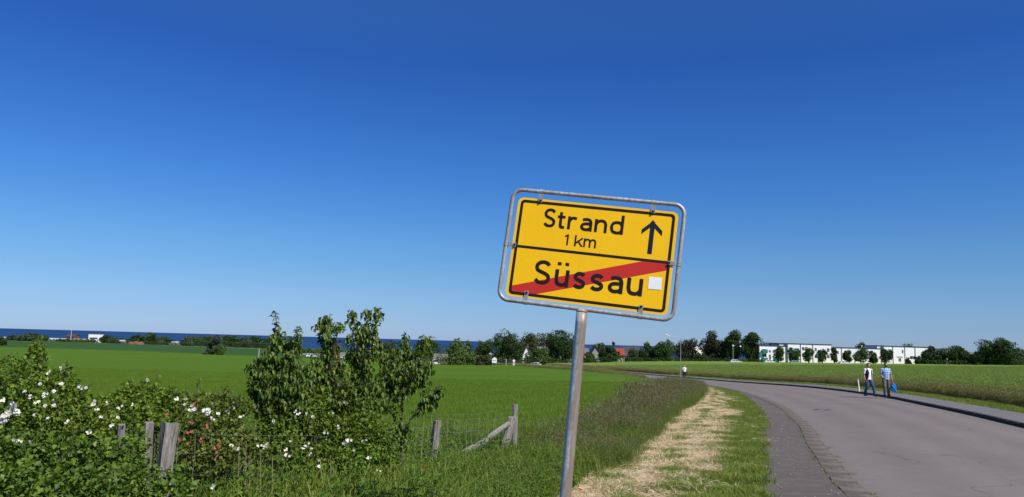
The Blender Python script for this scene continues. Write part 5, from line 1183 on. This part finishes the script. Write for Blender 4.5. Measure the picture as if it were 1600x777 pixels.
x, y = P(772.5, 566, 255)[:2]; t = empty('info_board', (x, y, Hs(x, y))); tag(t, 'white gabled information board by the reddish bush', 'notice board')
zb = P(772, 567, 255)[2]-Hs(x, y); b = MB(); s_ = 255/FPX; b.prism([(-3.6*s_, zb), (3.6*s_, zb), (3.6*s_, zb+6*s_), (0, zb+8.6*s_), (-3.6*s_, zb+6*s_)], -.06, .06); b.build('panel', M['white'], t)
b = MB()
for k, (a, c) in enumerate(((-2.6, 2.6), (-2.2, 1.9))): b.box(((a+c)/2*s_, -.075, zb+(4.0-k*1.1)*s_), ((c-a)*s_, .01, .5*s_))
b.build('print', M['dark'], t)
for s in (-1, 1): b = MB(); b.tube([(s*3*s_, .0, -.3), (s*3*s_, .0, zb+.1)], .06, n=6); b.build('leg', M['greywall'], t)
x, y = P(803, 566, 250)[:2]; t = empty('traffic_sign', (x, y, Hs(x, y))); tag(t, 'round white road sign with a red and white foot beyond the wheat', 'road sign')
zc = P(803, 563.8, 250)[2]-Hs(x, y); b = MB(); b.tube([(0, 0, -.2), (0, 0, zc+.5)], .045, n=8); b.build('post', M['galv'], t)
b = MB(); b.tube([(0, -.06, zc), (0, -.09, zc)], .46, n=24); d_ = b.build('disc', M['white'], t); b = MB(); b.tube([(.43*math.cos(k*.2618), -.095, zc+.43*math.sin(k*.2618)) for k in range(24)], .035, n=5, closed=True); b.build('rim', M['red'], d_)
for k, mt in enumerate(('white', 'red', 'white')): b = MB(); b.box((0, -.08, zc-.75-.28*k), (.75, .05, .26), bev=.01); b.build('board', M[mt], t)
for k, (px, dep, pt, lb) in enumerate(((791, 250, 561, 'thin pale post at the edge of the wheat right of the information board'), (697, 262, 555, 'pale post beside the low shed left of the willow bush'), (404, 262, 545, 'pale post at the far edge of the wheat by the leftmost cherry tree'))):
    x = P(px, 560, dep)[0]; b = MB(); b.tube([(0, 0, -.2), (0, 0, P(px, pt, dep)[2]-Hs(x, dep))], .06, n=6); o = b.build('marker_post', M['white']); o.location = (x, dep, Hs(x, dep)); tag(o, lb, 'post')
# street lamp with a long curved arm
b0 = np.array([*P(1063.5, 590, 106)[:2]]); g = Hs(*b0); t = empty('street_lamp', (b0[0], b0[1], g+.1)); tag(t, 'slim street lamp with a long curved arm reaching left, beside the distant walker', 'street lamp')
lp = [P(a, c, 106)-np.array([b0[0], b0[1], g+.1]) for a, c in ((1063.5, 560), (1063.5, 538))]; q = [P(a, c, 106)-np.array([b0[0], b0[1], g+.1]) for a, c in ((1061.5, 534.5), (1057, 530.5), (1050, 526.5), (1044, 524.4))]
b = MB(); b.tube([(0, 0, -.2), lp[0], lp[1]], [.055, .045, .035], n=10); b.build('pole', M['galv'], t); b = MB(); b.tube([lp[1]] + q, .032, n=8); b.build('arm', M['galv'], t)
hd = [P(a, c, 106)-np.array([b0[0], b0[1], g+.1]) for a, c in ((1046, 525.2), (1042, 523.8), (1037.5, 522.3))]; b = MB(); b.tube(hd, [.07, .13, .05], n=10, ry=[.05, .08, .03], side=(0, 1, 0)); b.build('lamp_head', M['carwhite'], t, smooth=True)
for px, tp, dep, lb in ((1145.5, 540.5, 240, 'white globe lamp left of the wide dark tree, over a white base'), (1157, 541.5, 262, 'white globe lamp half hidden in the wide dark tree')):
    x = P(px, 560, dep)[0]; g = Hs(x, dep); zt = P(px, tp, dep)[2]-g; t = empty('globe_lamp', (x, dep, g)); tag(t, lb, 'street lamp')
    b = MB(); b.tube([(0, 0, -.2), (0, 0, zt-.2)], .034, n=8); b.build('pole', M['white' if dep < 250 else 'roofdark'], t); b = MB(); b.ball((0, 0, zt), .30, 10, 8); b.build('globe', M['white'], t, smooth=True)
x = P(1148, 562, 238)[0]; car(1150, 258, R_(0), M['carwhite'], 'white car at the field edge under the globe lamp')
# white marker stake by the walkers
q = P(1343.5, 613.5, 50.6); g = Hs(q[0], q[1]); b = MB(); tp = P(1340.5, 593, 50.6); tp[2] += 0; b.tube([(0, 0, -.05), (tp[0]-q[0], 0, tp[2]-g)], [.04, .035], n=6, ry=[.02, .02]); o = b.build('marker_stake', M['white']); o.location = (q[0], q[1], g); tag(o, 'leaning white marker stake in the verge left of the two walkers', 'post')

# ------------------------------------------------------------------ people
def remesh(b, voxel, name, mats, smooth_it=3):
    """fuse overlapping closed shapes into one continuous surface"""
    me = b.mesh('tmp', mats[0]); o = bpy.data.objects.new('tmp', me); C.objects.link(o)
    md = o.modifiers.new('r', 'REMESH'); md.mode = 'VOXEL'; md.voxel_size = voxel; md.use_smooth_shade = True
    ms = o.modifiers.new('s', 'SMOOTH'); ms.iterations = smooth_it; ms.factor = .5
    dg = bpy.context.evaluated_depsgraph_get(); dg.update(); r = bpy.data.meshes.new_from_object(o.evaluated_get(dg)); r.name = name
    bpy.data.objects.remove(o); r.materials.clear()
    for m_ in mats: r.materials.append(m_)
    r.polygons.foreach_set('use_smooth', [True]*len(r.polygons)); return r
def V3(*a): return np.array(a, float)
def person(loc, rz, label, pose, height, top, vest=None, legs='denim', hair='hair', beard=False, shirtmat=None, long_sleeve=False):
    """local frame: faces -Y, +X is the picture's right when it faces the viewer"""
    root = empty('person', loc, rz); root.scale = (height/1.76,)*3; tag(root, label, 'person')
    hip = V3(0, 0, .95); J = pose; b = MB()
    # legs
    for s, (kn, an, toe) in ((-1, J['legL']), (1, J['legR'])):
        h0 = V3(s*.09, 0, .92); kn, an, toe = V3(*kn), V3(*an), V3(*toe)
        b.tube([h0+[0, 0, .05], h0*.6+kn*.4, kn, kn*.6+an*.4, an], [.095, .082, .058, .056, .038], n=12)
        b.tube([an+[0, .03, -.02], (an+toe)/2+[0, 0, -.02], toe], [.042, .042, .03], n=8)
    # trunk, neck
    b.tube([V3(0, 0, .86), V3(0, 0, .98), V3(0, -.01, 1.12), V3(0, -.01, 1.28), V3(0, 0, 1.40), V3(0, 0, 1.46)], [.14, .165, .16, .185, .17, .07], n=16, ry=[.10, .115, .115, .12, .095, .06], side=(1, 0, 0))
    b.tube([V3(0, 0, 1.42), V3(0, -.012, 1.56)], [.062, .056], n=12)
    ht = J.get('head', 0.0); hc = V3(math.sin(ht)*.0, -.025, 1.635)
    b.ball(hc, (.074, .092, .108), 16, 12); b.tube([hc+[0, -.03, -.05], hc+[0, -.055, -.098]], [.058, .034], n=10)
    fx = V3(math.sin(ht), -math.cos(ht), 0); sx = V3(math.cos(ht), math.sin(ht), 0)
    b.tube([hc+fx*.085+[0, 0, .02], hc+fx*.112+[0, 0, -.022], hc+fx*.088+[0, 0, -.032]], [.008, .013, .009], n=6)
    for s in (-1, 1): b.ball(hc+sx*s*.076+[0, 0, -.005], (.010, .018, .030), 8, 6)
    # arms and hands
    for s, (el, wr, hd) in ((-1, J['armL']), (1, J['armR'])):
        sh = V3(s*.185, 0, 1.395); el, wr, hd = V3(*el), V3(*wr), V3(*hd)
        b.tube([sh*.8+V3(0, 0, .285), sh, (sh+el)/2, el, (el+wr)/2, wr], [.055, .056, .046, .038, .036, .026], n=10)
        dr = unit(hd-wr); sd_ = unit(np.cross(dr, V3(s, .0, .1))); pl = wr+dr*.055
        b.tube([wr, wr+dr*.03, pl+dr*.03], [.024, .036, .038], n=8, ry=[.018, .017, .014], side=sd_)
        for k in range(4):
            f0 = pl+dr*.02+sd_*(k-1.5)*.019; ln = (.068, .080, .075, .058)[k]; inn = V3(-s, -.2, 0)*.35
            b.tube([f0, f0+unit(dr+inn*.3)*ln*.5, f0+unit(dr+inn*.3)*ln*.5+unit(dr+inn*1.6)*ln*.5], [.0095, .009, .007], n=6)
        t0 = wr+dr*.03-sd_*.030; b.tube([t0, t0-sd_*.022+dr*.028+V3(-s, 0, 0)*.01, t0-sd_*.020+dr*.060+V3(-s, 0, 0)*.02], [.012, .011, .008], n=6)
    link('body', remesh(b, .0075, 'body', [M['skin']], 2), root)
    # hair
    b = MB(); b.ball(hc+[0, .012, .030], (.083, .098, .098), 16, 12); b.tube([hc+[0, .05, .0], hc+[0, .062, -.06]], [.066, .05], n=10)
    hm = remesh(b, .010, 'hair', [M[hair]], 1)
    bmx = bmesh.new(); bmx.from_mesh(hm)      # cut the face free
    dl = [v for v in bmx.verts if (v.co-Vector(hc)).dot(Vector(fx)) > .025 and v.co.z < hc[2]+.068 or v.co.z < hc[2]-.10]
    bmesh.ops.delete(bmx, geom=dl, context='VERTS'); bmx.to_mesh(hm); bmx.free(); link('hair', hm, root)
    if beard:
        b = MB(); b.tube([hc+fx*.035+[0, 0, -.045], hc+fx*.052+[0, 0, -.085], hc+fx*.045+[0, 0, -.115]], [.064, .052, .028], n=12); link('beard', b.mesh('beard', M[hair], True), root)
    b = MB(); b.tube([hc+fx*.088+sx*-.026+[0, 0, -.052], hc+fx*.094+[0, 0, -.053], hc+fx*.088+sx*.026+[0, 0, -.052]], .005, n=5); link('mouth', b.mesh('mouth', plain('lips', (.28, .08, .07))), root)
    for s in (-1, 1): b = MB(); b.ball(hc+fx*.083+sx*s*.031+[0, 0, .018], (.013, .010, .007), 8, 6); link('eye', b.mesh('eye', M['dark']), root)
    # shirt
    b = MB(); b.tube([V3(0, 0, J.get('hem', .88)), V3(0, 0, .98), V3(0, -.01, 1.12), V3(0, -.012, 1.28), V3(0, 0, 1.40), V3(0, 0, 1.455), V3(0, 0, 1.475)], [.182, .186, .182, .205, .190, .10, .07], n=20, ry=[.135, .135, .138, .140, .112, .085, .068], side=(1, 0, 0))
    for s, (el, wr, hd) in ((-1, J['armL']), (1, J['armR'])):
        sh = V3(s*.185, 0, 1.395); el, wr = V3(*el), V3(*wr); end = wr if long_sleeve else sh*.22+el*.78
        pth = [sh*.75+V3(0, 0, .352), sh, (sh+end)/2 if not long_sleeve else el, end]; b.tube(pth, [.07, .073, .066 if not long_sleeve else .052, .066 if not long_sleeve else .038], n=12)
    link('shirt', remesh(b, .011, 'shirt', [shirtmat or M[top]], 2), root)
    # trousers and shoes
    b = MB(); b.tube([V3(0, 0, 1.0), V3(0, 0, .93), V3(0, 0, .84)], [.172, .178, .15], n=18, ry=[.122, .130, .115], side=(1, 0, 0))
    for s, (kn, an, toe) in ((-1, J['legL']), (1, J['legR'])):
        h0 = V3(s*.09, 0, .92); kn, an = V3(*kn), V3(*an)
        b.tube([h0, h0*.6+kn*.4, kn, kn*.5+an*.5, an+[0, 0, .0]], [.100, .098, .078, .072, .070], n=14)
    link('trousers', remesh(b, .011, 'trousers', [M[legs]], 2), root)
    for s, (kn, an, toe) in ((-1, J['legL']), (1, J['legR'])):
        an, toe = V3(*an), V3(*toe); d = unit((toe-an)*[1, 1, .4]); b = MB(); b.tube([an+[0, .03, .02], an+[0, .0, -.03], (an+toe)/2+[0, 0, -.022], toe+[0, 0, .0], toe+d*.04], [.045, .052, .050, .044, .02], n=12, side=(1, 0, 0)); b.box((an+toe)/2+V3(0, 0, -.065), (.095, .27, .03), math.atan2(d[0], -d[1]), .008)
        link('shoe', remesh(b, .011, 'shoe', [M['shoe']], 1), root)
    if vest:
        b = MB(); b.tube([V3(0, 0, .90), V3(0, 0, 1.0), V3(0, -.01, 1.12), V3(0, -.012, 1.28), V3(0, 0, 1.40), V3(0, .0, 1.47)], [.200, .202, .200, .222, .205, .10], n=20, ry=[.150, .150, .152, .155, .126, .095], side=(1, 0, 0))
        vm = remesh(b, .012, 'vest', [M[vest]], 2); bmx = bmesh.new(); bmx.from_mesh(vm)
        dl = [v for v in bmx.verts if (abs(v.co.x) < .085 + .02*math.sin(v.co.z*9) and v.co.y < -.02) or (abs(v.co.x) < .08 and v.co.z > 1.43) or v.co.z < .915]
        bmesh.ops.delete(bmx, geom=dl, context='VERTS'); bmx.to_mesh(vm); bmx.free(); link('vest', vm, root)
    return root
def plaid():
    t = NT('blue_checked_cloth'); v = t.coord('Object'); s = t.n('SeparateXYZ'); t.l(v, s.inputs[0])
    def st(o, f, w_): return t.math('GREATER_THAN', t.math('SINE', t.math('MULTIPLY', o, f)), w_)
    a = st(s.outputs[0], 60., .25); c = st(s.outputs[2], 52., .5)
    c1 = t.mix(a, (.50, .64, .84), (.12, .22, .42)); c2 = t.mix(t.math('MULTIPLY', c, .6), c1, (.07, .13, .30)); t.col(c2); return t.fin(.85, .1)
walkL = dict(legL=((-.09, .00, .49), (-.08, .20, .14), (-.09, .06, .055)), legR=((.13, -.20, .53), (.18, -.24, .10), (.20, -.41, .085)),
             armL=((-.245, .03, 1.13), (-.25, -.05, .88), (-.24, -.09, .78)), armR=((.25, .04, 1.13), (.26, .00, .87), (.25, -.02, .77)), head=R_(22))
walkR = dict(legL=((-.10, -.12, .51), (-.09, -.06, .10), (-.10, -.22, .055)), legR=((.12, .02, .50), (.15, .10, .10), (.17, -.06, .06)),
             armL=((-.25, .02, 1.13), (-.17, -.16, .96), (-.10, -.20, .90)), armR=((.255, .00, 1.13), (.285, -.06, .88), (.29, -.08, .78)), head=R_(8))
def feet(px, py): q = at(px, py, .145); return (q[0], q[1], Hs(*q)+.145)
fa = feet(1357.5, 619.5); person(fa, R_(16), 'man in a dark open vest over a white T-shirt and blue jeans', walkL, 1.83, 'tee', 'navy_vest' if False else 'vest', 'denim')
fb = feet(1385, 620); person(fb, R_(-6), 'bearded man in a blue checked shirt and grey trousers carrying a bag', walkR, 1.86, 'tee', None, 'greytr', beard=True, shirtmat=plaid())
fc = feet(1069.5, 591.2); person(fc, R_(172), 'distant walker in a white top and dark trousers beside the street lamp', dict(walkR, armR=((.255, .02, 1.13), (.26, -.06, .88), (.25, -.08, .78)), armL=((-.255, .02, 1.13), (-.26, -.06, .88), (-.25, -.08, .78))), 1.80, 'tee', None, 'darktr', 'greyhair')
# blue carrier bag in the second man's hand: soft pouch with two handles
k = 1.86/1.76; cz, sz = math.cos(R_(-6)), math.sin(R_(-6)); hx, hy = .30*k, -.085*k
hx, hy = hx*cz-hy*sz, hx*sz+hy*cz
t = empty('carrier_bag', (fb[0]+hx+.05, fb[1]+hy, fb[2]+.26)); tag(t, 'bright blue carrier bag hanging from the hand of the man in the checked shirt', 'bag')
b = MB(); b.tube([(0.02, 0, 0), (.03, 0, .04), (.01, 0, .20), (-.01, 0, .36), (-.03, 0, .46), (-.05, 0, .52)], [.07, .13, .15, .12, .06, .03], n=14, ry=[.03, .07, .085, .07, .04, .02], side=(1, 0, 0))
bm_ = remesh(b, .012, 'pouch', [M['bag']], 1)
for v in bm_.vertices: v.co.x += .012*math.sin(v.co.z*38+v.co.y*30); v.co.y += .010*math.sin(v.co.z*27+v.co.x*41)
link('pouch', bm_, t)
for s in (-1, 1): b = MB(); b.tube([(-.05+s*.02, s*.012, .50), (-.055+s*.012, s*.01, .56), (-.058, 0, .60)], [.012, .008, .008], n=6); b.build('handle', M['bag'], t)
